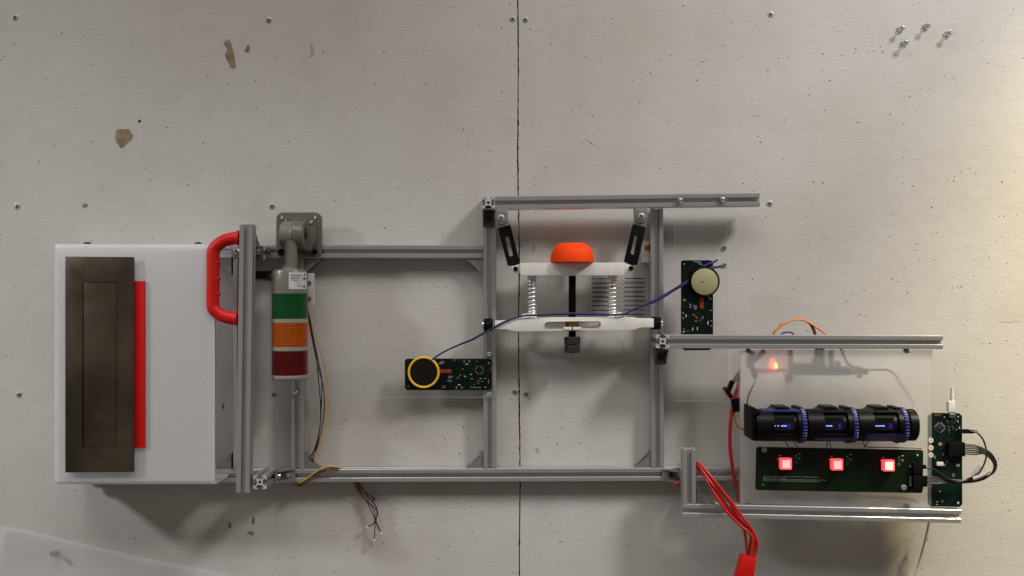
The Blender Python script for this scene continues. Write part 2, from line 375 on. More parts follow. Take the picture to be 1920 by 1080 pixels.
Z1 = [(83,245),(346,185),(20,318),(7,338),(425,345),(522,362),(255,446),(513,415),(609,456),(734,445),(492,537),(723,281),(749,268),(839,205),(960,160),(1020,151),(993,348),(1005,466),(1062,500),(1002,555),(1139,319),(1166,422),(1198,438),(1285,463),(1286,478),(1437,455),(1558,335),(1665,516),(1816,600),(1178,630),(1442,609),(940,718),(1004,693),(1085,758),(1141,804),(1012,794),(514,796),(535,800),(307,818),(220,908),(219,921),(256,900),(304,913),(393,907),(12,942),(9,918),(144,976),(818,947),(846,1012),(1098,932),(1126,952),(1146,936),(1135,892),(1079,1003),(1058,1041),(1242,1030),(1399,1061),(1486,1045),(1551,1010),(1525,933),(1524,881),(1758,697),(1747,182),(1817,291),(32,771),(575,1052),(1525,703),(1490,780),(1622,795)]
Z2 = [(49,27),(84,119),(158,92),(158,151),(153,175),(11,193),(632,42),(771,27),(773,141),(948,20),(901,155),(930,159),(1063,162),(1130,170),(947,220),(938,234),(170,284),(239,290),(292,280),(377,290),(463,284),(645,346),(737,287),(820,288),(972,365),(808,382),(765,415),(854,465),(903,518),(587,524),(532,454),(474,469),(356,426),(216,405),(220,385),(189,472),(141,519),(99,494),(273,530),(323,522),(396,543),(408,567),(81,607),(678,611),(898,606),(802,643),(948,671),(660,722),(687,727),(735,722),(737,758),(600,709),(471,764),(130,783),(712,808),(906,815),(32,886),(208,895),(277,883),(954,936),(3,947),(272,1019),(316,1055),(611,1077),(1022,472),(1122,497),(1185,396),(1092,376),(1217,318),(1106,277),(1177,246),(1259,40),(1623,21),(1520,104),(1476,187),(1373,318),(1458,324),(1673,258),(1855,312),(1797,336),(1739,409),(1683,446),(1638,456),(1375,486),(1355,540),(1346,597),(1302,627),(1391,640),(1414,652),(1453,733),(1677,577),(1893,695),(1349,808),(1404,806),(1371,887),(1383,897),(1098,918),(1151,943),(1278,930),(1586,916),(1536,953),(1796,946),(1876,1038),(1428,1077),(1084,1001),(1110,1024),(1150,1040),(1089,1038),(1075,801),(1708,845)]
Z3 = [(3,31),(221,26),(272,128),(417,137),(228,258),(417,251),(3,267),(88,293),(67,337),(110,348),(135,339),(177,341),(88,369),(342,316),(538,327),(592,321),(480,393),(480,416),(480,448),(80,451),(389,569),(314,647),(572,676),(352,774),(423,766),(438,800),(183,812),(334,838),(277,853),(564,895),(718,860),(799,619),(712,494),(711,537),(827,455),(785,397),(788,303),(895,311),(967,294),(974,275),(1039,287),(1056,298),(1076,284),(1113,266),(1124,290),(864,276),(870,177),(735,149),(830,94),(923,55),(1333,14),(1740,12),(1730,38),(1860,52),(1848,83),(1806,97),(1811,168),(1684,229),(1843,310),(1880,316),(1914,325),(1777,360),(1801,375),(1718,357),(1678,344),(1665,370),(1797,435),(1472,424),(1527,440),(1537,477),(1395,499),(1338,529),(1335,499),(1278,544),(1027,546),(1456,621),(1168,642),(1244,694),(1044,706),(985,688),(1284,784),(1254,843),(1242,886),(1034,863),(976,926),(1318,897),(1633,724),(1530,994),(1524,1016),(1488,1012),(1564,970),(1648,975),(1242,1028),(1294,1046),(898,998),(791,1029),(735,1024),(1797,1024),(1868,961),(1616,948),(89,949),(124,957),(409,956),(89,1018),(102,1048),(343,1033),(424,1060),(396,1074)]
Z4 = [(286,58),(38,94),(409,95),(14,133),(42,135),(27,197),(183,240),(475,213),(304,286),(63,318),(80,278),(584,308),(596,345),(664,390),(688,242),(766,211),(757,254),(713,305),(767,299),(798,297),(779,374),(766,65),(958,87),(1058,83),(1068,58),(937,228),(970,391),(907,318),(1240,148),(1269,49),(1367,81),(1380,110),(1362,196),(1399,223),(1342,234),(1238,247),(1100,255),(1068,276),(1160,302),(1215,339),(1283,352),(1268,367),(1344,332),(1478,322),(1404,370),(1215,402),(1285,425),(1387,421),(1112,433),(1559,254),(1850,340),(1895,298),(265,600),(310,633),(310,670),(441,667),(420,690),(571,650),(647,673),(732,690),(856,608),(902,600),(880,668),(1030,652),(1279,580),(1480,658),(122,751),(267,747),(396,750),(408,777),(700,796),(741,826),(756,870),(631,890),(603,912),(299,943),(548,988),(567,1046),(233,893),(304,838),(38,930),(8,822),(1141,728),(1182,789),(1189,828),(1368,789),(1402,828),(1463,826),(1140,868),(1231,886),(1291,886),(1416,938),(1501,880),(1620,908),(1801,937),(1706,1019),(1482,987),(1216,997),(1217,1018),(1066,1054),(963,1060),(893,1016),(982,892),(1836,726),(1852,722),(1866,721)]
Z5 = [(56,260),(130,100),(410,97),(429,279),(534,208),(552,255),(567,279),(877,90),(1006,86),(1226,38),(1280,32),(1394,28),(992,237),(1163,203),(1279,205),(1314,206),(1175,285),(1195,288),(1165,330),(1516,305),(1766,237),(1785,303),(1733,266),(1872,83),(1783,94),(1750,94),(203,399),(240,422),(251,471),(342,534),(363,525),(40,530),(317,598),(209,647),(209,670),(45,706),(692,684),(724,631),(814,608),(998,598),(1048,549),(1008,525),(1098,445),(1196,403),(1307,397),(1301,565),(1332,594),(1109,608),(1114,624),(1288,713),(1420,622),(1461,577),(1466,592),(1486,581),(1426,590),(1572,502),(1679,377),(1799,421),(1723,620),(1773,618),(1777,574),(1685,692),(1528,813),(1503,847),(510,790),(603,755),(582,743),(783,775),(830,780),(940,808),(657,890),(423,888),(231,843),(239,822),(126,826),(41,823),(1800,955),(1845,1005)]
holes = [(x / 3, y / 3) for x, y in Z1] + [(640 + x / 3, y / 3) for x, y in Z2] + [(1280 + x / 3, y / 3) for x, y in Z3] + [(640 + x / 3, 720 + y / 3) for x, y in Z4] + [(1400 + x / 3.692, 380 + y / 3.692) for x, y in Z5]
rz = random.Random(11)
for (x0, y0, x1, y1, n) in ((0, 360, 905, 740, 70), (930, 395, 1220, 720, 36), (1245, 380, 1400, 840, 22), (0, 740, 640, 1080, 60), (1640, 900, 1920, 1080, 18), (1280, 980, 1640, 1080, 16), (1760, 640, 1920, 900, 16), (-500, -300, 0, 1400, 60), (1920, -300, 2420, 1400, 60)):
    for _ in range(n): holes.append((rz.uniform(x0, x1), rz.uniform(y0, y1)))
bm = new()
for (x, y) in holes:
    r = rz.choice((0.5, 0.6, 0.75, 0.85, 0.9, 1.0, 1.25)); c = P(x, y, 0.00025); n = 7; a0 = rz.random() * 6
    ring = [bm.verts.new(c + Vector((math.cos(a0 + 2 * math.pi * i / n) * r * rz.uniform(0.8, 1.2) / 1200, 0, math.sin(a0 + 2 * math.pi * i / n) * r * rz.uniform(0.8, 1.2) / 1200))) for i in range(n)]
    bm.faces.new(ring)
ph = obj('pin_holes', bm, M['hole'], wall, 0, origin=Vector((0, 0, 0))); ph['kind'] = 'stuff'
def blob(name, pts, m, h=0.0004, jit=0.0, label=None):
    bm = new(); q = []
    rnd = random.Random(len(pts) + int(pts[0][0]))
    for i, p in enumerate(pts):
        n = pts[(i + 1) % len(pts)]
        for k in range(5):
            t = k / 5; q.append((p[0] + (n[0] - p[0]) * t + rnd.uniform(-jit, jit), p[1] + (n[1] - p[1]) * t + rnd.uniform(-jit, jit)))
    if name == 'paint_chip' and label:      # torn paper rim round the larger chips
        cx = sum(p[0] for p in q) / len(q); cy_ = sum(p[1] for p in q) / len(q); b2 = new()
        prism(b2, [(cx + (p[0] - cx) * 1.05 + math.copysign(0.9, p[0] - cx) + rnd.uniform(-.5, .5), cy_ + (p[1] - cy_) * 1.02 + math.copysign(0.7, p[1] - cy_) + rnd.uniform(-.5, .5)) for p in q], -0.0005, 0.0002)
        obj('torn_rim', b2, M['rim'], wall, 0)
    prism(bm, q, -0.0005, h); o = obj(name, bm, m, wall, 0)
    if label: o['label'] = label
    return o
f3 = lambda pts, ox=0, oy=0: [(ox + x / 3, oy + y / 3) for x, y in pts]
blob('paint_chip', f3([(1260,238),(1276,228),(1290,223),(1297,238),(1305,270),(1312,292),(1320,335),(1324,376),(1310,384),(1296,378),(1286,350),(1270,322),(1268,300),(1280,275),(1262,250)]), M['chip'], jit=0.75, label='tall brown chip where the paint is gone')
blob('paint_chip', f3([(1388,258),(1398,252),(1406,268),(1403,290),(1390,294),(1376,290),(1380,275)]), M['chip'], jit=0.5)
blob('paint_chip', f3([(662,728),(690,726),(725,730),(738,748),(746,764),(736,784),(715,802),(694,828),(680,832),(672,818),(656,800),(650,770),(654,742)]), M['chip'], jit=0.75, label='round brown chip with a pointed lower edge')
blob('paint_chip', f3([(776,676),(786,672),(794,680),(788,690),(778,688)]), M['hole'], jit=0.3)
blob('paint_chip', [(428, 980), (432, 979), (434, 986), (431, 992), (428, 988)], M['chip'], jit=0.3)
blob('paint_chip', [(473, 969), (478, 971), (478, 980), (474, 984), (472, 976)], M['chip'], jit=0.4)
blob('paint_chip', [(462, 999), (470, 996), (476, 998), (474, 1004), (468, 1001)], M['chip'], jit=0.4)
blob('paint_chip', [(416, 758), (420, 756), (421, 764), (418, 769), (416, 764)], M['chip'], jit=0.3)
blob('paint_chip', [(154, 384), (160, 381), (166, 385), (160, 389), (155, 388)], M['chip'], jit=0.5)
blob('paint_chip', [(998, 456), (1002, 454), (1004, 466), (1001, 475), (996, 471)], mat('yellow_stain', (0.37, 0.32, 0.20), 0.8), jit=0.5)
blob('smudge', [(580, 82), (583, 79), (588, 88), (590, 100), (584, 108), (579, 105), (584, 96)], M['smudge'], 0.00015, 0.9)
blob('smudge', [(1003, 840), (1008, 838), (1012, 846), (1006, 850)], M['smudge'], 0.00015, 0.6)
def line(p, q, wd=0.6, m=None):
    dx, dy = q[0] - p[0], q[1] - p[1]; L = math.hypot(dx, dy); nx, ny = -dy / L * wd, dx / L * wd
    mid = ((p[0] + q[0]) / 2 + nx * 1.6, (p[1] + q[1]) / 2 + ny * 1.6)
    bm = new(); prism(bm, [(p[0], p[1]), (mid[0] + nx * .5, mid[1] + ny * .5), (q[0], q[1]), (mid[0] - nx * .5, mid[1] - ny * .5)], -0.0002, 0.0002); obj('scratch', bm, m or M['scratch'], wall, 0)
for a in (((1095, 259), (1127, 279)), ((1153, 624), (1204, 702)), ((333, 12), (349, 23)), ((1408, 217), (1430, 215)), ((912, 277), (924, 286)), ((620, 925), (690, 958)), ((0, 662), (28, 673)), ((1872, 604), (1915, 602))): line(*a)

def cross_recess(parent, c, r, m):
    bm = new()
    for a in (35, 125): box(bm, c, (r * 1.2, 0.0006, r * 0.34), Matrix.Rotation(math.radians(a), 4, 'Y'))
    return obj('recess', bm, m, parent, 0)
def wall_screw(px, py, label):
    c = P(px, py, 0); bm = new(); r = 0.0040
    lathe(bm, c, (0, -1, 0), [(r * 1.25, 0.0002), (r * 1.2, 0.0004), (r, 0.0006), (r * 0.9, 0.0007), (0, 0.0006)], 18)
    o = obj('wall_screw', bm, M['screwhead'], None, 40); tag(o, label, 'screw', 'cross head screws fixing the wall boards')
    cross_recess(o, c + Vector((0, -0.0007, 0)), r, M['recess'])
M['screwhead'] = mat('screw_head_grey', (0.34, 0.335, 0.32), 0.4, 0.4)
for px, py, l in ((28, 33, 'cross head screw in the top left corner of the wall'), (504, 38, 'cross head screw near the top edge above the tall brown chip'),
    (961, 36, 'cross head screw at the top, just left of the seam'), (985, 37, 'cross head screw at the top, just right of the seam'),
    (1445, 27, 'dark cross head screw near the top edge, left of the clear push pins'), (32, 387, 'cross head screw at the left edge above the white box'),
    (510, 387, 'cross head screw just above the signal tower mounting plate'), (1443, 382, 'cross head screw right of the end of the top rail'),
    (36, 740, 'cross head screw at the left edge beside the white box'), (514, 740, 'cross head screw below left of the red signal lens'),
    (966, 735, 'cross head screw left of the seam, below the black nuts'), (987, 739, 'cross head screw right of the seam, below the black nuts')):
    wall_screw(px, py, l)
for px, py, lb in ((1358, 464, 'small grey wall anchor plug above the violet lace end'), (1358, 496, 'small grey wall anchor plug touching the violet lace end')):
    bm = new(); lathe(bm, P(px, py, 0), (0, -1, 0), [(0.0034, 0), (0.0034, 0.003), (0.0022, 0.004), (0.0020, 0.0015), (0, 0.0015)], 12)
    tag(obj('wall_plug', bm, M['screwhead'], None, 40), lb, 'wall plug', 'wall plugs beside the vertical circuit board')

# ---------------------------------------------------------------- aluminium frame
HF = 0.023
fr_ = thing('aluminium_frame', P(960, 892, 0), 'silver slotted aluminium profile frame bolted across the wall', 'frame')
def profile():
    side = [(-9.2, 10), (-3.9, 10), (-3.1, 9.2), (-3.1, 8.2), (-5.6, 8.2), (-5.6, 7.0), (-2.9, 4.3), (2.9, 4.3), (5.6, 7.0), (5.6, 8.2), (3.1, 8.2), (3.1, 9.2), (3.9, 10), (9.2, 10)]
    out = []
    for k in range(4):
        a = -k * math.pi / 2; ca, sa = round(math.cos(a)), round(math.sin(a))
        out += [((x * ca - y * sa) * MM, (x * sa + y * ca) * MM) for x, y in side]
    bore = [(2.2 * MM * math.cos(2 * math.pi * i / 10), 2.2 * MM * math.sin(2 * math.pi * i / 10)) for i in range(10)]
    return out, bore
PROF = profile()
def rail(a, b, label=None, roll=None):
    ax = (b - a).normalized(); u, v = frame(ax)
    bm = new(); extrude_loops(bm, [PROF[0], PROF[1]], lambda p: a + u * p[0] + v * p[1], lambda p: b + u * p[0] + v * p[1])
    o = obj('rail', bm, M['alu'], fr_, 25); o.data.materials.append(M['alucut'])
    for p in o.data.polygons:
        if abs(p.normal.dot(ax)) > 0.9: p.material_index = 1
    if label: o['label'] = label
    return o
def frail(p, q, hf, label=None):        # rail whose front face centre line runs from photo point p to q
    a = P(*p, hf); b = P(*q, hf); off = Vector((0, 0.010, 0)); return rail(a + off, b + off, label)
def gusset(c, u, v, L=0.026, wd=0.018, m=None, t=0.0026, screw=True):
    u = Vector(u); v = Vector(v); wv = u.cross(v); m = m or M['cast']; h = wd / 2
    F = lambda a, b, z: c + u * a + v * b + wv * z
    bm = new()
    def blk(a0, a1, b0, b1, z0, z1):
        extrude_loops(bm, [[(a0, b0), (a1, b0), (a1, b1), (a0, b1)]], lambda p: F(p[0], p[1], z0), lambda p: F(p[0], p[1], z1))
    blk(0.0002, L, 0.0002, t, -h, h); blk(0.0002, t, t, L, -h, h)
    for s0, s1 in ((-h + 0.0003, -h + 0.0024), (h - 0.0024, h - 0.0003)):
        extrude_loops(bm, [[(t, t), (L - 0.0006, t), (L - 0.0006, t + 0.0016), (L * 0.80, t + 0.0022), (t + 0.0022, L * 0.80), (t + 0.0016, L - 0.0006), (t, L - 0.0006)]], lambda p: F(p[0], p[1], s0), lambda p: F(p[0], p[1], s1))
    g = obj('corner_bracket', bm, m, fr_, 20)
    if screw:
        for ax, other in ((u, v), (v, u)):
            bm = new(); cc = c + ax * (L * 0.58) + other * t
            lathe(bm, cc, other, [(0.0042, 0), (0.0042, 0.0016), (0.0034, 0.0030), (0.0020, 0.0034), (0.0018, 0.0016), (0, 0.0016)], 14)
            obj('bolt', bm, M['steel'] if screw is True else M['darkmetal'], g, 40)
    return g
X = Vector((1, 0, 0)); Y = Vector((0, 1, 0)); Zv = Vector((0, 0, 1))
frail((150, 471), (905.5, 472), HF, 'upper horizontal rail behind the signal tower')
frail((150, 894), (1388, 889), HF, 'long bottom rail')
frail((449, 484), (449, 880), HF)
frail((556, 484), (557, 879), HF)
frail((918, 392.5), (918.5, 877.5), HF)
frail((1231.5, 391), (1233.5, 876), HF)
H8 = 0.047
frail((928.5, 380.5), (1425, 374), H8, 'top rail carrying the hinges')
rail(P(915.5, 380, 0.049), P(915.5, 380, 0.049) + Y * 0.047)
H10 = 0.077
frail((1255, 640.5), (1768, 642), H10, 'rail above the frosted enclosure')
rail(P(1242.5, 640, 0.079), P(1242.5, 640, 0.079) + Y * 0.056)
H12 = 0.077
frail((1292.5, 843), (1293, 945), H12, 'short upright rail')
frail((1281, 957.5), (1802, 968.5), H12, 'rail below the frosted enclosure')
a = P(1292.5, 890, H12); rail(a + Y * 0.0205, a + Y * 0.054)
H4 = 0.100
frail((461.5, 422), (455, 924), H4, 'foremost upright rail carrying the red handle')
a = P(487, 904, 0.096); rail(a, a + Y * 0.0725)
a = P(484, 474, 0.060); rail(a, a + Y * 0.0365)
def lift(px, py, h): return P(px, py, h)
gusset(P(906, 878, 0.0115), -X, Zv); gusset(P(1221.3, 876.5, 0.0115), -X, Zv)
gusset(P(569, 879, 0.0115), X, Zv); gusset(P(437, 881, 0.0115), -X, Zv)
gusset(P(906, 484.6, 0.0115), -X, -Zv); gusset(P(569, 484.3, 0.0115), X, -Zv, 0.030); gusset(P(437, 484, 0.0115), -X, -Zv)
gusset(P(1305, 945.5, H12 - 0.0115), X, Zv, 0.027)
gusset(P(916.5, 393, HF + 0.0003), -Zv, -Y, 0.027, m=M['castdark'], screw='dark')
gusset(P(1238, 654, HF + 0.0003), -Zv, -Y, 0.024, m=M['castdark'], screw='dark')
gusset(P(1279, 890, HF + 0.0003), -X, -Y, 0.031, 0.019, screw='dark')
gusset(P(523, 889, HF + 0.0003), X, -Y, 0.026, 0.019)
gusset(P(466, 459, H4 - 0.0205), Zv, Y, 0.030, m=M['castdark'], screw=False)
gusset(P(475, 516, 0.045), X, -Y, 0.036, 0.017, m=M['castdark'], screw='dark')
# screws at the cross bracket inside the handle
bm = new(); prism(bm, rrect(433, 461, 448, 482, 1.5), HF + 0.0003, HF + 0.006, bev=0.0006); br = obj('joint_plate', bm, M['cast'], fr_, 30)
bm = new(); lathe(bm, P(444, 471, HF + 0.006), (0, -1, 0), [(0.0045, 0), (0.0045, 0.002), (0.003, 0.0034), (0.002, 0.0034), (0.0018, 0.001), (0, 0.001)], 16); obj('bolt', bm, M['steel'], br, 40)
bm = new(); prism(bm, rrect(476, 461, 492, 489, 2), 0.062, 0.068, bev=0.0008); br = obj('joint_plate', bm, M['castdark'], fr_, 30)
bm = new(); lathe(bm, P(484, 473, 0.068), (0, -1, 0), [(0.0050, 0), (0.0052, 0.003), (0.0036, 0.0056), (0.0022, 0.0056), (0.002, 0.002), (0, 0.002)], 16); obj('bolt', bm, M['steel'], br, 40)

# ---------------------------------------------------------------- white box with letter plate
HB = 0.094
wb = thing('white_box', P(255, 908, 0.0), 'white opal acrylic box behind the bronze letter plate', 'box')
# bent sheet: front with rounded bends into top and bottom, cross-section in (y,z) swept along x
def bent_sheet():
    x0 = P(103, 0, HB).x; x1 = P(402, 0, HB).x; zt = P(0, 457, HB).z; zb = P(0, 909.5, HB).z; r = 0.007; t = 0.003
    def path(off):
        pts = [(0.002, zt - off)]; rr = r - off
        for i in range(9):
            a = math.radians(90 * i / 8); pts.append((HB - r + rr * math.sin(a), zt - r + rr * math.cos(a)))
        for i in range(9):
            a = math.radians(90 * i / 8); pts.append((HB - r + rr * math.cos(a), zb + r - rr * math.sin(a)))
        pts.append((0.002, zb + off)); return pts
    outer = path(0); inner = path(t)
    bm = new(); extrude_loops(bm, [outer + inner[::-1]], lambda p: Vector((x0, -p[0], p[1])), lambda p: Vector((x1, -p[0], p[1])))
    bmesh.ops.triangulate(bm, faces=[f for f in bm.faces if len(f.verts) > 4])
    return bm
obj('bent_front_sheet', bent_sheet(), M['opal'], wb, 40)
zt = P(0, 457, HB).z; zb = P(0, 909.5, HB).z; x0 = P(103, 0, HB).x
bm = new(); box(bm, Vector((x0 + 0.0016, -0.047, (zt + zb) / 2)), (0.003, 0.082, zt - zb - 0.0064)); obj('end_panel', bm, M['opal'], wb, 0)
for px, top in ((151, 1), (362, 1), (152, 0), (362, 0)):
    bm = new(); c = P(px, 457 if top else 909.5, HB); c = Vector((c.x, -0.070, zt if top else zb))
    lathe(bm, c, (0, 0, 1 if top else -1), [(0.0058, 0), (0.0056, 0.001), (0.0045, 0.0026), (0.002, 0.0034), (0, 0.0034)], 18); obj('screw', bm, M['black'], wb, 40)
rs = random.Random(4)
for x, y in ((331, 556), (362, 640), (295, 890), (384, 720), (112, 700)):
    r = rs.uniform(0.6, 1.1); bm = new(); prism(bm, rotp([(x - r, y), (x, y - r * .6), (x + r, y), (x, y + r * .7)], (x, y), rs.uniform(0, 90)), HB + 0.0001, HB + 0.0003); obj('dirt_speck', bm, M['scratch'], wb, 0)
lp = thing('letter_plate', P(186, 886, HB), 'tall dark bronze letter plate with a recessed inner flap', 'letter plate')
bm = new(); prism(bm, [(122, 481), (251, 482), (250.5, 885), (122, 886)], HB + 0.0052, HB + 0.0082, holes=[[(154.5, 528), (218.5, 528), (218.5, 837), (154.5, 837)]], bev=0.0006); obj('plate', bm, M['bronze'], lp, 30)
bm = new(); prism(bm, [(156, 529.2), (218.2, 529.2), (218.2, 836.6), (156, 836.6)], HB + 0.0040, HB + 0.0075, bev=0.0004); obj('flap', bm, M['bronze'], lp, 30)
bm = new(); prism(bm, [(126, 484), (247, 485), (247, 882), (126, 883)], HB + 0.0003, HB + 0.0036); obj('back_plate', bm, M['bronze'], lp, 0)
bm = new(); prism(bm, [(240, 527), (271, 527), (271.3, 840), (240, 840)], HB + 0.0003, HB + 0.0028, bev=0.0004)
# ---- the strip lies between box and letter plate: nudge the back plate clear of it by keeping the strip to the right of x=248
bm.free(); bm = new(); prism(bm, [(248, 527), (271, 527), (271.3, 840), (248, 840)], HB + 0.0003, HB + 0.0040, bev=0.0005)
tag(obj('red_strip', bm, M['redsheet'], None, 20), 'narrow bright red strip sticking out beside the bronze letter plate', 'strip')

# ---------------------------------------------------------------- red handle
bm = new(); HH = H4 - 0.010
hp = [P(*p, HH) for p in ((449, 446), (436, 447.5), (421, 451), (409, 459), (402, 467), (400, 478), (399.5, 530), (399.3, 570), (402, 580), (411, 588.5), (424, 594.5), (436, 597), (446, 597))]
tube(bm, spline(hp, 5), 0.0094, 16)
hd = obj('handle', bm, M['red'], fr_, 60, label='curved bright red plastic pull handle on the foremost upright rail')
for y in (492, 522, 551):
    bm = new(); c = P(406, y, HH); lathe(bm, c, (0, 0, 1), [(0.0045, -0.0030), (0.0066, -0.0006), (0.0066, 0.0006), (0.0045, 0.0030)], 14); obj('finger_ridge', bm, M['red'], hd, 60)
for p, q in ((hp[0], 1), (hp[-1], -1)):
    bm = new(); lathe(bm, p + X * 0.0002, (-1, 0, 0), [(0.0112, 0), (0.0112, 0.003), (0.0096, 0.005)], 18); obj('end_foot', bm, M['red'], hd, 40)

# ---------------------------------------------------------------- signal tower light
st = thing('signal_tower', P(543, 712, 0.0), 'grey signal tower light with green, amber and red lenses', 'signal light')
HT = 0.066
bm = new(); prism(bm, rrect(517.5, 398, 603, 482, 13, 8), HF + 0.0004, HF + 0.0075, holes=[circ(527.5, 407.5, 3.4, 12), circ(590, 407.5, 3.4, 12), capsule((534, 413.5), (535, 413), 2.3, 5), capsule((581.5, 417), (584, 414.5), 2.6, 5)], bev=0.0012); mp_ = obj('mounting_plate', bm, M['greydark'], st, 35)
for px, py in ((527.5, 472), (590, 472)):
    bm = new(); lathe(bm, P(px, py, HF + 0.0075), (0, -1, 0), [(0.0048, 0), (0.0048, 0.003), (0.0038, 0.0042), (0.002, 0.0042), (0.002, 0.002), (0, 0.002)], 16); obj('screw', bm, M['black'], mp_, 40)
bm = new(); prism(bm, rrect(545, 409, 577, 470, 5, 4), HF + 0.0078, 0.046, bev=0.002); obj('neck', bm, M['greydark'], st, 35)
bm = new(); prism(bm, [(571, 424), (590, 424), (591.5, 428), (591, 452), (585, 460), (584, 470), (571, 470)], HF + 0.0078, 0.043, bev=0.002); obj('clamp_block', bm, M['greydark'], st, 35)
kc = P(552, 441, 0.054); R_ = 0.0205
bm = new(); lathe(bm, kc, (-1, 0, 0), [(R_ * 0.2, 0.0002), (R_ * 1.02, 0.0002), (R_ * 1.04, 0.0015), (R_, 0.003), (R_, 0.013), (R_ * 0.96, 0.0165), (R_ * 0.82, 0.0195), (0, 0.0200)], 40, True); obj('knuckle_half', bm, M['grey'], st, 30)
bm = new(); lathe(bm, kc, (1, 0, 0), [(R_ * 0.2, 0.0003), (R_ * 1.05, 0.0003), (R_ * 1.07, 0.0018), (R_ * 1.05, 0.004), (R_ * 1.02, 0.012), (R_ * 0.94, 0.0155), (R_ * 0.55, 0.017), (R_ * 0.55, 0.0145), (0, 0.0145)], 40, True); kh = obj('knuckle_half', bm, M['greydark'], st, 30)
bm = new(); lathe(bm, kc + X * 0.0146, (1, 0, 0), [(0.0055, 0), (0.0055, 0.004), (0.003, 0.005), (0, 0.005)], 6); obj('clamp_bolt', bm, M['darkmetal'], kh, 20)
tc_ = P(543.5, 540, HT); z = lambda py: P(543.5, py, HT).z - tc_.z
px_ = sc(HT)
bm = new(); lathe(bm, P(545.5, 540, HT) , (0, 0, 1), [(12.0 * px_, z(499)), (11.8 * px_, z(480)), (11.4 * px_, z(452)), (0, z(450))][::-1], 28); obj('stub_pipe', bm, M['grey'], st, 30)
bm = new(); lathe(bm, tc_, (0, 0, 1), [(0, z(496)), (13 * px_, z(496)), (13.5 * px_, z(502)), (16 * px_, z(504.5)), (27 * px_, z(506)), (31.5 * px_, z(508)), (33.2 * px_, z(513)), (33.6 * px_, z(541)), (33.6 * px_, z(541.6)), (33.0 * px_, z(542)), (33.6 * px_, z(542.6)), (33.8 * px_, z(550)), (0, z(550))], 48); bd = obj('top_body', bm, M['grey'], st, 30)
def lens_part(y0, y1, m, nm):
    bm = new(); pr = [(0, z(y0)), (32.6 * px_, z(y0))]; n = 13
    for i in range(n):
        a = y0 + (y1 - y0) * i / n; s1 = (y1 - y0) / n
        pr += [(32.4 * px_, z(a + 0.12 * s1)), (34.4 * px_, z(a + 0.35 * s1)), (34.4 * px_, z(a + 0.65 * s1)), (32.4 * px_, z(a + 0.88 * s1))]
    pr += [(32.6 * px_, z(y1)), (0, z(y1))]
    lathe(bm, tc_, (0, 0, 1), pr, 56); obj(nm, bm, m, st, 25)
def ring_part(y0, y1):
    bm = new(); lathe(bm, tc_, (0, 0, 1), [(0, z(y0 + .1)), (33.4 * px_, z(y0 + .1)), (34.0 * px_, z(y0 + 0.8)), (34.0 * px_, z(y1 - 0.8)), (33.4 * px_, z(y1 - .1)), (0, z(y1 - .1))], 48); obj('ring', bm, M['ringgrey'], st, 30)
lens_part(550.2, 597, M['lensg'], 'green_lens'); ring_part(597, 605); lens_part(605, 649, M['lenso'], 'amber_lens'); ring_part(649, 657); lens_part(657, 702, M['lensr'], 'red_lens')
bm = new(); lathe(bm, tc_, (0, 0, 1), [(0, z(702)), (33.4 * px_, z(702)), (34 * px_, z(703)), (33.6 * px_, z(708)), (31 * px_, z(711.5)), (20 * px_, z(712.5)), (0, z(713))], 48); obj('bottom_cap', bm, M['ringgrey'], st, 30)
# curved paper label on the body
def label_patch(a0, a1, y0, y1, m, nm, parent, dr=0.00025):
    bm = new(); n = 10; R = 33.6 * px_ + dr; rows = []
    for i in range(n + 1):
        a = math.radians(a0 + (a1 - a0) * i / n)
        rows.append([bm.verts.new(Vector((tc_.x + R * math.sin(a), tc_.y - R * math.cos(a), tc_.z + z(y)))) for y in (y0, y1)])
    for r0, r1 in zip(rows, rows[1:]): bm.faces.new((r0[0], r1[0], r1[1], r0[1]))
    return obj(nm, bm, m, parent, 60)
lab = label_patch(9, 76, 511, 542, M['paper'], 'label_sticker', bd)
def ang(px): return math.degrees(math.asin(max(-1, min(1, (px - 543.5) / 34.0))))
for (xa, xb, ya, yb) in ((552, 570, 515.5, 517), (569, 570, 517, 534), (552, 567, 519.5, 520.7), (566, 567, 520.7, 534), (552, 553, 520.7, 523), (554, 565, 522.5, 523.7), (564, 565, 523.7, 534), (552.4, 553.2, 523.7, 526.5), (557, 563, 525.7, 526.9), (562, 562.8, 526.9, 534),
    (573.4, 575.4, 514, 517), (571.5, 573.2, 520, 522), (573.6, 575.4, 520, 523.5), (571.5, 575, 523.5, 525), (573.5, 574.8, 528, 531), (563, 564.4, 536, 537.5), (565.6, 567.6, 535.5, 537.5), (568, 569.6, 535.6, 537.5), (571.4, 575.4, 535, 536.6), (572, 575, 537.5, 539.4)):
    label_patch(ang(xa), ang(xb), ya, yb, M['ink'] if xb - xa > 1.3 or ya > 530 else M['inkgrey'], 'print', bd, 0.0004)

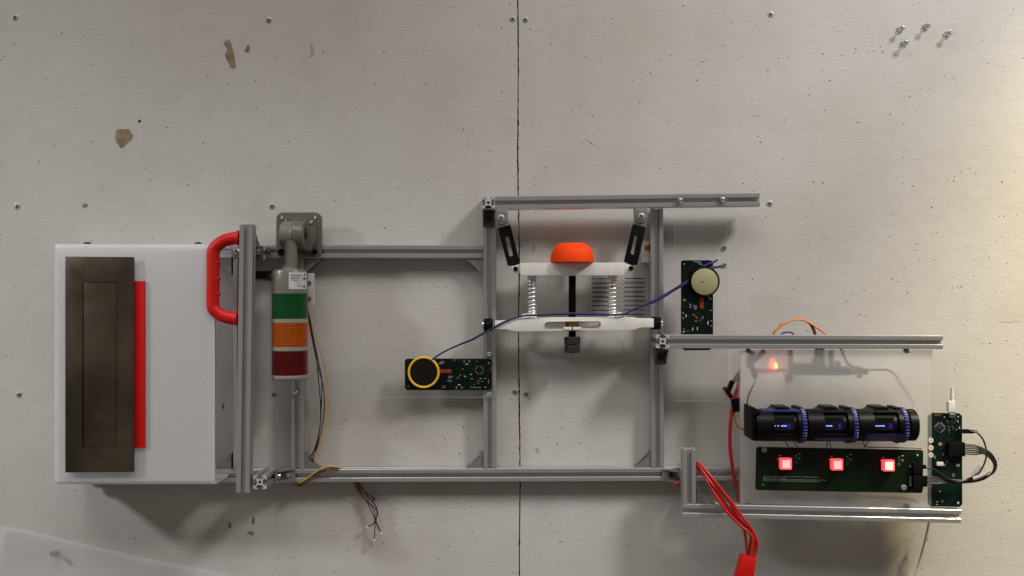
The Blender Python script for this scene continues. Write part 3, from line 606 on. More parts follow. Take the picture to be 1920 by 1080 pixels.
# tower wires
tw = thing('tower_wires', P(600, 860, 0.01), 'thin yellow, black and red wires hanging from the signal tower', 'wires')
wire('wire', [(577, 572, .035), (583, 598, .03), (597, 645, .022), (609, 684, .018), (615, 720, .016), (616, 762, .014), (609, 806, .012), (597, 840, .010), (584, 858, .008)], 0.0009, M['wyellow'], tw)
wire('wire', [(577, 578, .036), (584, 620, .03), (592, 660, .024), (597, 710, .02), (601, 760, .016), (600, 800, .013), (593, 838, .010), (583, 857, .008)], 0.0009, M['wblack'], tw)
wire('wire', [(577.5, 580, .034), (589, 640, .026), (600, 692, .02), (603.5, 718, .018), (602.5, 760, .016), (599, 806, .013), (590, 842, .010), (582, 857, .008)], 0.0009, mat('dark_green_wire', (0.008, 0.03, 0.022), 0.4), tw)
wire('wire', [(577, 590, .034), (587, 645, .026), (597, 690, .02), (606, 725, .018), (608.5, 760, .015), (604, 800, .013), (595, 838, .010), (586, 861, .008)], 0.0009, M['wdred'], tw)
pts = [(585, 860, .006), (572, 880, .0015), (558, 902, .0018), (553, 908, .010), (561, 906, .0255), (578, 895, .026), (597, 882, .0262), (616, 874.5, .026), (632, 876, .022), (645, 880, .004), (655, 890, .0015), (664, 906, .004)]
for k, (m, dx, dy) in enumerate(((M['wyellow'], 0, 0), (M['wblack'], 1.5, 2.0), (M['wdred'], 3, 4))):
    wire('wire', [(x + dx * (0.5 if i > 8 else 1), y + (dy if 4 <= i <= 8 else 0) + (dy * .4), h + 0.0003 * k) for i, (x, y, h) in enumerate(pts)], 0.0010, m, tw)
wire('wire', [(664, 904, .004), (668, 915, .006), (676, 924, .008), (686, 936, .010), (696, 958, .012), (703, 975, .012), (702, 1010, .012)], 0.0008, M['wdred'], tw)
wire('wire', [(672, 904, .004), (680, 918, .008), (690, 932, .012), (704, 948, .012), (707, 966, .012), (700, 982, .011), (689, 987, .010)], 0.0009, M['wblack'], tw)
wire('wire', [(668, 904, .004), (678, 924, .009), (688, 938, .012), (701, 956, .013), (705, 980, .013), (714, 998, .012)], 0.0008, M['wdred'], tw)
wire('wire', [(665, 905, .004), (672, 918, .007), (677, 927, .008)], 0.0009, M['wyellow'], tw)
wire('wire', [(667, 905, .004), (677, 927, .010), (694, 944, .013), (708, 960, .013), (705, 976, .013), (713, 996, .013)], 0.0008, M['wblack'], tw)
bm = new(); tube(bm, spline([P(688, 921, .013), P(697, 929, .014), P(703, 938, .014)], 4), 0.0024, 8); obj('heat_shrink', bm, M['wblack'], tw, 50)
for (x, y, dr, a) in ((687.5, 988, .010, 20), (702, 1013.5, .012, 90), (715, 1000, .012, 70)):
    bm = new(); box(bm, P(x, y, dr), (0.0042, 0.0025, 0.0030), Matrix.Rotation(math.radians(a), 4, 'Y'), 0.0004); obj('plug', bm, M['wwhite'], tw, 30)

# ---------------------------------------------------------------- spring press
sp = thing('spring_press', P(1073, 660, 0.0), 'white printed clamp with two springs, black threaded rod and orange knob', 'clamp')
HC = 0.052; HP = 0.064
bm = new(); prism(bm, [(975, 493), (1171, 492), (1171, 514), (1168, 516.5), (978, 517), (975, 514.5)], HC - 0.022, HP - 0.004, bev=0.0012); tb = obj('top_bar', bm, M['white'], sp, 35)
for cx, cy in ((966.5, 504.5), (1180, 503.5)):
    bm = new(); sgn = 1 if cx < 1000 else -1
    prism(bm, [(cx + sgn * 9, cy - 10), (cx + sgn * 9, cy + 8)] + [(cx + 6.8 * math.cos(math.radians(t)) * (sgn), cy + 6.8 * math.sin(math.radians(t))) for t in (90, 120, 150, 180, 210, 240, 270)], HC - 0.014, HC + 0.002, bev=0.0006); obj('clevis', bm, M['white'], tb, 35)
    bm = new(); lathe(bm, P(cx, cy, HC - 0.018), (0, -1, 0), [(0.0036, 0), (0.0036, 0.0228), (0.003, 0.0235), (0, 0.0235)], 14); obj('hinge_pin', bm, M['black'], tb, 40)
out = [(928, 602), (952, 601.5), (960, 599), (968, 597), (974, 595), (979, 590), (983, 588.4), (990, 588.4), (993, 590), (997, 597), (1040, 595.6), (1073, 595), (1105, 595.4), (1152, 595), (1156, 588), (1159, 586), (1166, 586), (1170, 588), (1175, 595), (1192, 595.5), (1200, 597.5), (1226, 597.5), (1226, 614), (1205, 614), (1196, 616), (1190, 618.5), (1180, 619.6), (1073, 620.5), (970, 622), (958, 620), (950, 617.5), (928, 617.5)]
bm = new(); prism(bm, out, HC - 0.020, HP - 0.006, holes=[capsule((1027, 608.5), (1121, 607.2), 5.6, 7)], bev=0.0012); lb_ = obj('bottom_bar', bm, M['white'], sp, 35)
for cx in (916.5, 1231):
    bm = new(); c = P(cx, 609 if cx < 1000 else 606, HC - 0.013); sg = 1 if cx > 1000 else -1
    lathe(bm, c - X * 0.0075, (1, 0, 0), [(0.0094, 0), (0.0100, 0.001), (0.0092, 0.003), (0.0100, 0.005), (0.0092, 0.007), (0.0100, 0.009), (0.0092, 0.011), (0.0096, 0.0125), (0.0085, 0.0135)], 24); ec = obj('rubber_end', bm, M['blackmatt'], sp, 40)
    bm = new(); lathe(bm, c + X * (0.0062 if sg > 0 else -0.0076), (sg, 0, 0), [(0.0052, 0), (0.0050, 0.0022), (0.003, 0.0036), (0, 0.004)], 16); obj('cap_screw', bm, M['steel'], ec, 40)
def helix(cx, y0, y1, r, turns, rw, h):
    pts = []; n = int(turns * 18)
    for i in range(n + 1):
        t = i / n; e = 0.5 - 0.5 * math.cos(math.pi * t); tt = 0.55 * t + 0.45 * e   # tighter ends
        a = 2 * math.pi * turns * t; c = P(cx, y0 + (y1 - y0) * tt, h); pts.append(c + Vector((r * math.cos(a), -r * math.sin(a), 0)))
    bm = new(); tube(bm, pts, rw, 6); return bm
HS = HC - 0.008
for cx in (997.5, 1148.5):
    obj('spring', helix(cx, 517, 589, 0.0062, 11.5, 0.0014, HS), M['spring'] if 'spring' in M else M['steel'], sp, 60)
    bm = new(); a = P(cx, 517, HS); lathe(bm, a, (0, 0, -1), [(0.0070, 0), (0.0070, 0.0018), (0.0058, 0.0022), (0, 0.0022)], 20); obj('spring_seat', bm, M['white'], sp, 40)
    bm = new(); a = P(cx, 595, HS); b_ = P(cx, 586, HS); lathe(bm, a, (0, 0, 1), [(0.0076, 0), (0.0076, (b_ - a).length * 0.6), (0.006, (b_ - a).length), (0, (b_ - a).length)], 20); obj('spring_seat', bm, M['white'], sp, 40)
# threaded rod
a = P(1073, 662, HS); b_ = P(1073, 500, HS); L = (b_ - a).length; pr = [(0, 0)]; n = 68
for i in range(n): pr += [(0.0050, L * (i + 0.1) / n), (0.0062, L * (i + 0.45) / n), (0.0062, L * (i + 0.6) / n), (0.0050, L * (i + 0.95) / n)]
pr += [(0, L)]
bm = new(); lathe(bm, a, (0, 0, 1), pr, 16); obj('threaded_rod', bm, M['blackmatt'], sp, 20)
for y0, y1 in ((646.2, 631.5), (661, 646.8)):
    bm = new(); a = P(1073, y0, HS); L = (P(1073, y1, HS) - a).length; lathe(bm, a, (0, 0, 1), [(0.0062, 0), (0.0108, 0), (0.0122, 0.0012), (0.0122, L - 0.0012), (0.0108, L), (0.0062, L)], 6); obj('nut', bm, M['nut'], sp, 20)
bm = new(); a = P(1073, 612.5, HS - 0.001); lathe(bm, a, (0, 0, 1), [(0.0064, 0), (0.0098, 0), (0.0108, 0.001), (0.0108, 0.0072), (0.0098, 0.008), (0.0064, 0.008)], 6); obj('brass_nut', bm, M['brass'], sp, 20)
bm = new(); prism(bm, [(1057, 613), (1090, 613), (1090, 618.5), (1057, 619)], HP - 0.0058, HP - 0.0045, bev=0.0004); obj('slot_lip', bm, M['white'], sp, 20)
bm = new(); prism(bm, [(1072.3, 612), (1074, 612), (1074, 620), (1072.3, 620)], HP - 0.0044, HP - 0.0041); obj('split_line', bm, M['recess'], sp, 0)
# orange knob
kb = P(1073, 493, HS + 0.004); px2 = sc(HS)
zz = lambda py: (P(1073, py, HS).z - P(1073, 493, HS).z)
bm = new(); lathe(bm, kb, (0, 0, 1), [(0, 0.0004), (40.0 * px2, 0.0004), (41.2 * px2, 0.0012), (41.4 * px2, zz(489)), (40.4 * px2, zz(480)), (37.6 * px2, zz(471)), (33.0 * px2, zz(463.5)), (27.0 * px2, zz(458.0)), (23.5 * px2, zz(456.4)), (22 * px2, zz(456)), (0, zz(456))], 56); obj('knob', bm, M['orange'], sp, 20)
# hinges and slotted links
def link(poly, slot, hinge_c, rect, low):
    bm = new(); prism(bm, rect, H8 - 0.012, H8 - 0.002 + 0.004, bev=0.0007)
    hb = obj('hinge_bracket', bm, M['cast'], sp, 30)
    bm = new(); prism(bm, low, H8 - 0.010, H8 - 0.0006, bev=0.0005); obj('hinge_tongue', bm, M['cast'], hb, 30)
    bm = new(); c = P(*hinge_c, H8 + 0.002); lathe(bm, c, (0, -1, 0), [(0.0052, 0), (0.0050, 0.0012), (0.0036, 0.0020), (0, 0.0021)], 18); s = obj('hinge_screw', bm, M['screwhead'], hb, 40)
    bm = new(); prism(bm, poly, H8 - 0.009, H8 + 0.002, holes=[slot], bev=0.0006); obj('slotted_link', bm, M['blackmatt'], sp, 30)
    bm = new()
    for a in (45, 135): box(bm, c + Vector((0, -0.0021, 0)), (0.0056, 0.0007, 0.0012), Matrix.Rotation(math.radians(a), 4, 'Y'))
    return bm, hb
def arc(cx, cy, r, a0, a1, n=8): return [(cx + r * math.cos(math.radians(a0 + (a1 - a0) * i / n)), cy + r * math.sin(math.radians(a0 + (a1 - a0) * i / n))) for i in range(n + 1)]
b1, hb = link([(933.5, 428.5), (957, 422), (975, 494), (969, 497.5), (952, 498.5)], capsule((951, 446.5), (958, 477), 3.6), (939.5, 408.5), [(929, 392.2), (952, 392.2)] + arc(940, 408.5, 12, 0, 180), [(931, 410), (950, 408), (957.5, 421.5), (933, 428)]); obj('recess', b1, M['recess'], hb, 0)
b1, hb = link([(1187.5, 420.5), (1211, 427), (1195, 496.5), (1186, 497.5), (1171, 490)], capsule((1192.5, 444.5), (1186.5, 474), 3.8), (1202.5, 405.5), [(1190, 390.2), (1215, 390.2)] + arc(1202.5, 405, 12.4, 0, 180), [(1191, 409), (1213, 410), (1211.5, 426.5), (1188, 420)]); obj('recess', b1, M['recess'], hb, 0)

# ---------------------------------------------------------------- ruled scale plate
scp = thing('scale_plate', P(1163, 592, 0.0), 'pale plate with black ruled lines and small orange numbers behind the right spring', 'scale')
bm = new(); prism(bm, [(1100, 493), (1218.5, 493), (1218.5, 596), (1100, 596)], 0.0006, 0.0026, bev=0.0004); pl_ = obj('plate', bm, M['clear'], scp, 0)
def ruled(name, q):
    bm = new(); prism(bm, q, 0.0027, 0.0030); obj(name, bm, M['ink'] if name == 'major_line' else M['inkgrey'], pl_, 0)
for i in range(9):
    yl = 523 + i * 8.42; yr = 522 + i * 8.42
    for xa, xb, y, wd in ((1109.5, 1140, yl, 1.05), (1171, 1209.5, yr, 1.05)):
        ruled('major_line', [(xa, y - wd), (xb, y - wd), (xb, y + wd), (xa, y + wd)])
    if i < 8:
        y2 = yl + 4.2; ruled('minor_line', [(1114.5, y2 - .5), (1204.5, y2 - 1.3), (1204.5, y2 - .3), (1114.5, y2 + .5)])
for i, t in enumerate(('1968', '1824', '1680', '1536', '1392', '1248', '1104', '960')):
    text_mesh('number', t, 1160, 522.5 + i * 8.42, 6.2, 0.0030, M['inkorange'], pl_)
# small latch behind the right upright
bm = new(); prism(bm, rrect(1203, 452, 1224, 492, 1), 0.0006, 0.010, bev=0.0006); tag(obj('wall_bracket', bm, M['boxwhite'], None, 30), 'small pale bracket half hidden behind the right upright rail', 'bracket')
bm = new(); lathe(bm, P(1214.5, 464, 0.010), (0, -1, 0), [(0.0050, 0), (0.0050, 0.002), (0.0032, 0.003), (0.0024, 0.0008), (0, 0.0008)], 16); o = obj('brass_bush', bm, M['brass'], bpy.data.objects['wall_bracket'], 40)
bm = new(); prism(bm, [(1204, 479), (1223, 479), (1223, 480.2), (1204, 480.2)], 0.0101, 0.0104); obj('joint_line', bm, M['inkgrey'], bpy.data.objects['wall_bracket'], 0)
# terminal strip peeping out behind the tower
bm = new(); prism(bm, rrect(570, 512, 588, 575, 1.5), 0.0245, 0.034, bev=0.0008); ts = tag(obj('terminal_strip', bm, mat('pale_terminal', (0.45, 0.43, 0.41), 0.4), None, 30), 'pale terminal strip peeping out behind the signal tower', 'terminal')
for y in (530, 560):
    bm = new(); lathe(bm, P(580.5, y, 0.034), (0, -1, 0), [(0.0030, 0), (0.0028, 0.002), (0, 0.0024)], 12); obj('copper_screw', bm, mat('copper', (0.35, 0.10, 0.04), 0.4, 0.6), ts, 40)

# ---------------------------------------------------------------- circuit boards
def board_obj(poly, h0, h1, m, parent, holes=()):
    bm = new(); prism(bm, poly, h0, h1, holes=holes, bev=0.0003); return obj('board', bm, m, parent, 20)
def dots(name, rects, h, m, parent, th=0.00022, c=None, rot=0):
    bm = new()
    for r in rects:
        x, y, wd, ht = r[:4]; a = r[4] if len(r) > 4 else 0
        q = [(x - wd / 2, y - ht / 2), (x + wd / 2, y - ht / 2), (x + wd / 2, y + ht / 2), (x - wd / 2, y + ht / 2)]
        if a: q = rotp(q, (x, y), a)
        if c: q = rotp(q, c, rot)
        prism(bm, q, h, h + th)
    return obj(name, bm, m, parent, 0)
# left board on clear sheet
sh = thing('clear_sheet', P(735, 745, HF), 'clear acrylic strip holding the board with the yellow ring', 'acrylic sheet')
bm = new(); prism(bm, rrect(543, 652, 928.5, 745.5, 5, 4), HF + 0.0004, HF + 0.0034); obj('sheet', bm, M['clear'], sh, 20)
bm = new()
lp2 = rrect(543, 652, 928.5, 745.5, 5, 4); inn = rrect(543.5, 652.5, 928, 744.8, 4.6, 4)
prism(bm, lp2, HF + 0.0035, HF + 0.0037, holes=[inn]); obj('polished_edge', bm, M['clearedge'], sh, 20)
for px, py, m in ((917, 664, M['steel']), (553.5, 735.5, M['steel']), (917, 740, M['clearedge'])):
    bm = new(); lathe(bm, P(px, py, HF + 0.0038), (0, -1, 0), [(0.0043, 0), (0.0043, 0.0010), (0.0036, 0.0024), (0.0022, 0.0030), (0.0018, 0.0014), (0, 0.0012)], 18); obj('screw', bm, m, sh, 40)
dots('etched_mark', [(833, 660, 1.2, 6), (837, 658, 4, 1), (837, 663, 4, 1), (841, 660, 1, 6), (846, 660, 3, 1), (851, 657.5, 1, 6), (853, 660.5, 1, 6)], HF + 0.0038, M['clearedge'], sh)
H1 = HF + 0.0072
pb = thing('circuit_board', P(840, 731, HF), 'dark green horizontal circuit board under the yellow ringed sensor', 'circuit board', None)
bo = board_obj(rrect(759, 672.5, 922, 731.5, 6, 5), HF + 0.0040, H1 - 0.0016, M['pcb'], pb, [circ(765.5, 724, 1.3, 8)])
hz = H1 - 0.0016
def plate3(name, poly, h0, h1, m, parent, bev=0.0004, holes=()):
    bm = new(); prism(bm, poly, h0, h1, holes=holes, bev=bev); return obj(name, bm, m, parent, 30)
plate3('flex_tail', [(824, 692.5), (846, 692.5), (846.5, 699.5), (824, 699.5)], hz + 0.0001, hz + 0.0006, M['kapton'], pb, 0.0001)
dots('silkscreen', [(825, 680, .8, 6, 35), (828, 680, .8, 6, 35), (831, 680, .8, 6, 35), (842, 706, 1, 2.2), (845, 706, 1, 2.2), (848.5, 706, 1, 2.2), (840, 714, 1, 2.2), (843, 714, 1, 2.2), (846, 714, 1, 2.2), (843, 709, 3, 1), (830, 723.5, 2, .8), (834, 723.5, 2, .8), (830, 726.5, 2, .8), (834, 726.5, 2, .8), (875, 682.8, 5, 1.4), (861, 721.5, 5, 1.4), (883, 702, 4, 1), (885, 710, 3, 1), (901, 709.5, 3.4, 1), (910, 709.5, 2.6, 1), (894, 678, 2, .7), (917, 681, 1, 4, -40), (884, 726, 1, 1.6), (887, 726.5, 1, 1.6), (890, 726, 1, 1.6), (893, 727, 1, 1.6), (897, 726, 1, 1.6), (900, 727.5, 1, 1.6), (910, 726, 3, 1), (872, 706, 4, 1), (852, 675, .6, 5)], hz, M['silk'], bo)
dots('gold_pads', [(870.5, 677, 3, 4.6), (880, 677, 3, 4.6), (856, 727, 3, 4.6), (866, 727, 3, 4.6), (858.5, 708.5, 5, 2, -45), (863, 703.5, 4, 2, -45), (870.5, 703, 3, 1.2), (868, 692, 2.4, 2.4, 45), (895, 717, 3, 1), (898, 714, 5, 1.4), (897, 719, 4, 1), (904, 715, 3, 2), (889, 721, 2.4, 1.4), (916, 715, 1.6, 8), (921, 688, 4, .8), (921, 690.5, 4, .8), (921, 693, 4, .8), (921, 696, 4, .8)] + [(899 + 4.7 * sx, 694 + 4.7 * sy, 9.5, 1.3, -45 if sx * sy > 0 else 45) for sx in (-1, 1) for sy in (-1, 1)], hz, M['gold'], bo)
rt = random.Random(5)
dots('traces', [(rt.uniform(850, 918), rt.uniform(676, 728), rt.uniform(2, 9), 0.5, rt.choice((0, 45, 90, -45))) for _ in range(70)], hz, M['trace'], bo, 0.00012)
sn = P(795, 697.5, hz)
bm = new(); px3 = sc(0.036)
lathe(bm, sn, (0, -1, 0), [(29.6 * px3, 0), (30.0 * px3, 0.001), (30.0 * px3, 0.0062), (29 * px3, 0.0078), (27.2 * px3, 0.0080), (26.0 * px3, 0.0070), (25.6 * px3, 0.0050)], 56, False); so = obj('yellow_ring', bm, M['yellow'], pb, 30)
bm = new(); lathe(bm, sn, (0, -1, 0), [(25.9 * px3, 0.0002), (25.9 * px3, 0.0056), (0, 0.0057)], 48); obj('black_window', bm, M['glassblack'], so, 30)

# vertical board on clear sheet hung from the top rail
sh = thing('clear_sheet', P(1314, 752, H8), 'tall clear acrylic sheet hanging from the top rail behind the cream disc', 'acrylic sheet')
tall = [(1265, 366), (1268, 362.5), (1360, 361.5), (1363.5, 365), (1363.5, 752), (1265, 752)]
bm = new(); prism(bm, tall, H8 + 0.0004, H8 + 0.0032); obj('sheet', bm, M['clear'], sh, 20)
bm = new(); prism(bm, tall, H8 + 0.0033, H8 + 0.0035, holes=[[(1265.4, 366.2), (1268.3, 363), (1359.7, 362), (1363.1, 365.2), (1363.1, 751.3), (1265.4, 751.3)]]); obj('polished_edge', bm, M['clearedge'], sh, 20)
for px, py in ((1275.5, 376.5), (1355, 375)):
    bm = new(); lathe(bm, P(px, py, H8 + 0.0036), (0, -1, 0), [(0.0046, 0), (0.0046, 0.0010), (0.0038, 0.0026), (0.0023, 0.0031), (0.0018, 0.0014), (0, 0.0012)], 18); obj('screw', bm, M['steel'], sh, 40)
dots('hatch_mark', [(1330 + 4 * i, 728 - 1.5 * i, 0.5, 12, 45) for i in range(6)], H8 + 0.0036, M['clearedge'], sh)
pb2 = thing('circuit_board', P(1307, 656, H8), 'dark green upright circuit board under the cream disc', 'circuit board')
h2 = H8 + 0.0052
bo = board_obj([(1277, 491), (1280, 488), (1333, 488), (1337, 492), (1337, 650), (1331, 656.5), (1283, 656.5), (1277, 650)], H8 + 0.0037, h2, M['pcb'], pb2, [circ(1283.5, 495, 1.3, 8)])
plate3('flex_tail', [(1312, 558), (1319.5, 558), (1319.5, 578.5), (1312, 578.5)], h2 + 0.0001, h2 + 0.0006, M['kapton'], pb2, 0.0001)
dots('silkscreen', [(1282, 561.5, 1.6, 1), (1285, 561.5, 1.6, 1), (1282, 564, 1.6, 1), (1285, 564, 1.6, 1), (1294.5, 570.5, 3, .8), (1294.5, 573.5, 3, .8), (1294.5, 576.6, 3, .8), (1303, 573.5, 2.4, .9), (1303, 576.5, 2.4, .9), (1303, 579.4, 2.4, .9), (1300, 573.5, 1.4, .9), (1305.5, 576, .5, 8), (1329, 557, 1, 6, -40), (1331.5, 559, 1, 6, -40), (1333, 582, 4, .7), (1286.5, 592, 1.6, 5), (1327.5, 605.5, 1.6, 7), (1299, 616.5, 1.6, 5), (1307.6, 616, 1.6, 6), (1282.5, 616.5, 1.6, 1.4), (1282, 622, 3, 2.4), (1318, 596, 3, .7, 45), (1317, 594, 3, .7, -45), (1307, 490.8, 14, .6), (1311, 493, 8, .6), (1314, 495.4, 7, .6), (1289, 653, 1, 2), (1299.5, 653, 1, 2)], h2, M['silk'], bo)
dots('gold_pads', [(1281, 587, 4.2, 2.6), (1281, 596.5, 4.2, 2.8), (1301, 590.5, 4.6, 2.4, 40), (1306, 595, 4.6, 2.4, 40), (1303.5, 602, 1.6, 3.4), (1307, 602, 1.6, 3.4), (1333.5, 601.5, 4, 2.4), (1333.5, 611, 4, 2.4), (1316, 577, 7, 1.6), (1289, 621, 5, 1), (1296, 620, 4, 1), (1316, 653, 1, 4), (1318.5, 653, 1, 4), (1321, 653, 1, 4)], h2, M['gold'], bo)
dots('traces', [(rt.uniform(1280, 1334), rt.uniform(560, 626), rt.uniform(2, 9), 0.5, rt.choice((0, 45, 90, -45))) for _ in range(60)], h2, M['trace'], bo, 0.00012)
plate3('chip', rotp(rrect(1310, 597.5, 1317, 604.5, .6), (1313.5, 601), 8), h2 + 0.0001, h2 + 0.001, M['chipblk'], pb2)
px4 = sc(h2 + 0.006); sn = P(1319.5, 528, h2)
bm = new(); lathe(bm, sn, (0, -1, 0), [(29 * px4, 0), (29.2 * px4, 0.004), (28.6 * px4, 0.0068), (26.8 * px4, 0.0086), (25.4 * px4, 0.0088), (25.2 * px4, 0.0075)], 48, False); so = obj('black_housing', bm, M['black'], pb2, 30)
bm = new(); lathe(bm, sn, (0, -1, 0), [(25.3 * px4, 0.0002), (25.3 * px4, 0.0080), (24.4 * px4, 0.0084), (0, 0.0084)], 48); dd = obj('cream_disc', bm, M['cream'], so, 30)
bm = new(); c = P(1317, 528.5, h2 + 0.0086); box(bm, c, (0.0032, 0.0004, 0.0013), Matrix.Rotation(math.radians(45), 4, 'Y')); obj('slit', bm, M['recess'], so, 0)

# violet lace
def lace(pts, wpx):
    c = [P(*p) for p in pts]; s = spline(c, 10); bm = new(); rows = []
    for i, p in enumerate(s):
        t = (s[min(i + 1, len(s) - 1)] - s[max(i - 1, 0)]).normalized(); f = i / (len(s) - 1)
        k = f * (len(wpx) - 1); j = min(int(k), len(wpx) - 2); wd = (wpx[j] + (wpx[j + 1] - wpx[j]) * (k - j)) / 1200 / 2
        n = Vector((-t.z, 0, t.x)).normalized(); o2 = Vector((0, 0.0006, 0))
        rows.append([bm.verts.new(p + n * wd), bm.verts.new(p + n * wd * .3 - o2), bm.verts.new(p - n * wd), bm.verts.new(p - n * wd * .3 + o2)])
    for a, b in zip(rows, rows[1:]):
        for k in range(4): bm.faces.new((a[k], a[(k + 1) % 4], b[(k + 1) % 4], b[k]))
    bm.faces.new(rows[0]); bm.faces.new(rows[-1]); return bm
lc = lace([(808, 676, .036), (830, 661, .037), (862, 646, .039), (885, 637, .044), (908, 624, .056), (930, 612, .060), (950, 602, .0605), (972, 594.5, .0600), (985, 591.5, .0615), (1005, 591, .0605), (1040, 589, .059), (1073, 588, .058), (1110, 589.5, .059), (1150, 590.2, .0605), (1163, 589.5, .0615), (1174, 587.5, .060), (1190, 579, .058), (1206, 573, .057), (1222, 567, .057), (1242, 556.5, .057), (1258, 547, .056), (1276, 536, .056), (1292, 526, .056), (1303, 517, .0575), (1316, 508.5, .0575), (1326, 504, .0575), (1340, 501.5, .055), (1353, 499, .053)],
    [3.4, 3, 4, 3.4, 4, 3, 3.4, 3.6, 4, 4.2, 3.6, 3.8, 3.4, 5, 6.5, 5.5, 6, 4.6, 5.2, 5, 4.6])
o = obj('violet_lace', lc, M['lace'], None, 40); tag(o, 'violet lace stretched between the two round sensors over the white clamp', 'lace')
bm = lace([(1304, 508, .057), (1318, 500, .057), (1332, 494, .056), (1340, 490.5, .055), (1346, 486.5, .054)], [4, 4, 4.4, 2.6]); obj('loose_end', bm, M['lace'], o, 40)

# ---------------------------------------------------------------- frosted enclosure
HE = 0.070
fe = thing('frosted_enclosure', P(1560, 950, 0.0), 'frosted clear acrylic enclosure between the two right rails', 'enclosure')
bm = new(); prism(bm, [(1388, 656), (1748, 656.5), (1746, 954), (1388, 944)], HE - 0.003, HE, bev=0.0005); obj('front_panel', bm, M['frost'], fe, 20)
zt2 = P(0, 656, HE).z; zb2 = P(0, 948, HE).z
for px in (1389.2, 1746.5):
    x = P(px, 0, HE).x; bm = new(); box(bm, Vector((x, -HE / 2 - 0.0005, (zt2 + zb2) / 2)), (0.0026, HE - 0.0085, zt2 - zb2 - 0.004)); obj('side_panel', bm, M['clear'], fe, 0)
for px, py in ((1403, 942), (1700, 949), (1404, 658.5), (1700, 658)):
    bm = new(); lathe(bm, P(px, py, HE - 0.0035), (0, 1, 0), [(0.0038, 0), (0.0038, 0.006), (0, 0.006)], 12); obj('standoff', bm, M['black'], fe, 40)
# electronics inside
dv = thing('driver_board', P(1550, 706, 0.035), 'blurred dark driver board with plugs seen through the frosted panel', 'circuit board')
zc = P(0, 700, 0.045)
bm = new(); a = P(1484, 700, 0.048); b_ = P(1625, 697, 0.048); box(bm, (a + b_) / 2 + Vector((0, -0.002, 0)), ((b_ - a).length, 0.030, 0.0060)); obj('board', bm, M['chipblk'], dv, 0)
for px, y0, y1, wd, h in ((1535, 674, 698, 9.5, .061), (1547, 676, 698, 9.5, .061), (1577, 680, 699, 7, .060), (1564, 660, 697, 6, .050), (1488, 658, 716, 6, .060), (1512, 684, 698, 50, .054), (1560, 690, 706, 80, .056), (1482.5, 704, 719, 7, .064), (1617, 690, 712, 6, .056)):
    bm = new(); prism(bm, [(px - wd / 2, y0), (px + wd / 2, y0), (px + wd / 2, y1), (px - wd / 2, y1)], h - 0.010, h); obj('component', bm, M['chipblk'], dv, 0)
for pts, r, m in (([(1536, 678, .050), (1536, 664, .048), (1537, 652, .04), (1536, 645, .034)], 0.0036, M['wblack']), ([(1546, 680, .050), (1546, 664, .048), (1546, 645, .03)], 0.0036, M['wblack'])):
    wire('lead', pts, r, m, dv)
bm = new(); box(bm, P(1446, 697, 0.055), (0.050, 0.008, 0.0055)); so = obj('indicator', bm, mat('red_indicator', (0.35, 0.1, 0.09), 0.5), dv, 0)
bm = new(); lathe(bm, P(1452, 693, 0.0605), (0.08, 0, 1), [(0.0036, 0), (0.0034, 0.010), (0.002, 0.014), (0, 0.015)], 12); obj('lamp', bm, M['ledred'], so, 40)
bm = new(); lathe(bm, P(1459, 692, 0.0625), (0, 0, 1), [(0.0014, 0), (0.0014, 0.007), (0, 0.008)], 8); obj('lamp', bm, M['ledyellow'], so, 40)
dv.location.y += 0.011
ew = thing('enclosure_wires', P(1400, 700, 0.04), 'brown and black leads looping inside the frosted enclosure', 'wires')
wire('wire', [(1576, 648, .040), (1580, 665, .052), (1592, 684, .060), (1612, 692, .063), (1640, 694, .062), (1664, 694, .058), (1676, 704, .045), (1684, 718, .035), (1700, 740, .03), (1712, 762, .03)], 0.0016, M['wbrown'], ew)
wire('wire', [(1414, 660, .045), (1404, 680, .045), (1412, 692, .054), (1416, 704, .058)], 0.0040, M['wblack'], ew)
wire('wire', [(1434, 658, .054), (1420, 672, .056), (1408, 680, .054)], 0.0042, M['wblack'], ew)
wire('wire', [(1416, 704, .060), (1415, 716, .066), (1408, 732, .0735), (1402, 748, .076), (1401, 768, .078), (1405, 784, .085), (1412, 795, .09)], 0.0011, M['wbrown'], ew)
bm = new(); box(bm, P(1415, 702, .056), (0.007, 0.006, 0.011)); obj('plug', bm, M['black'], ew, 0)
wire('wire', [(1565, 924, .045), (1580, 936, .05), (1605, 944, .05), (1640, 946, .05), (1665, 944, .05)], 0.0010, M['wblack'], ew)
wire('wire', [(1592, 922, .05), (1620, 930, .055), (1660, 932, .058), (1700, 934, .056), (1722, 942, .05)], 0.0010, M['wdred'], ew)
# wires arching over the upper right rail
aw = thing('arched_wires', P(1500, 628, 0.03), 'orange and brown wires arching above the rail over the frosted enclosure', 'wires')
wire('wire', [(1462, 648, .035), (1452, 626, .034), (1467, 610, .036), (1484, 601, .038), (1498, 599, .038), (1512, 602, .037), (1530, 613, .036), (1547, 626, .035), (1556, 646, .034)], 0.0014, M['worange'], aw)
wire('wire', [(1460, 648, .032), (1450, 627, .032), (1464, 611, .034), (1482, 601.5, .036), (1497, 598, .036), (1512, 601, .035), (1522, 610, .034), (1528, 620, .033), (1531, 640, .032)], 0.0012, M['wdred'], aw)
wire('wire', [(1500, 599, .034), (1512, 602.5, .034), (1521, 612, .033), (1528, 630, .032)], 0.0012, M['wbrown'], aw)
wire('wire', [(1458, 640, .03), (1466, 626, .03), (1476, 623, .03), (1486, 625, .03), (1490, 640, .03)], 0.0013, mat('plum_wire', (0.05, 0.025, 0.05), 0.5), aw)

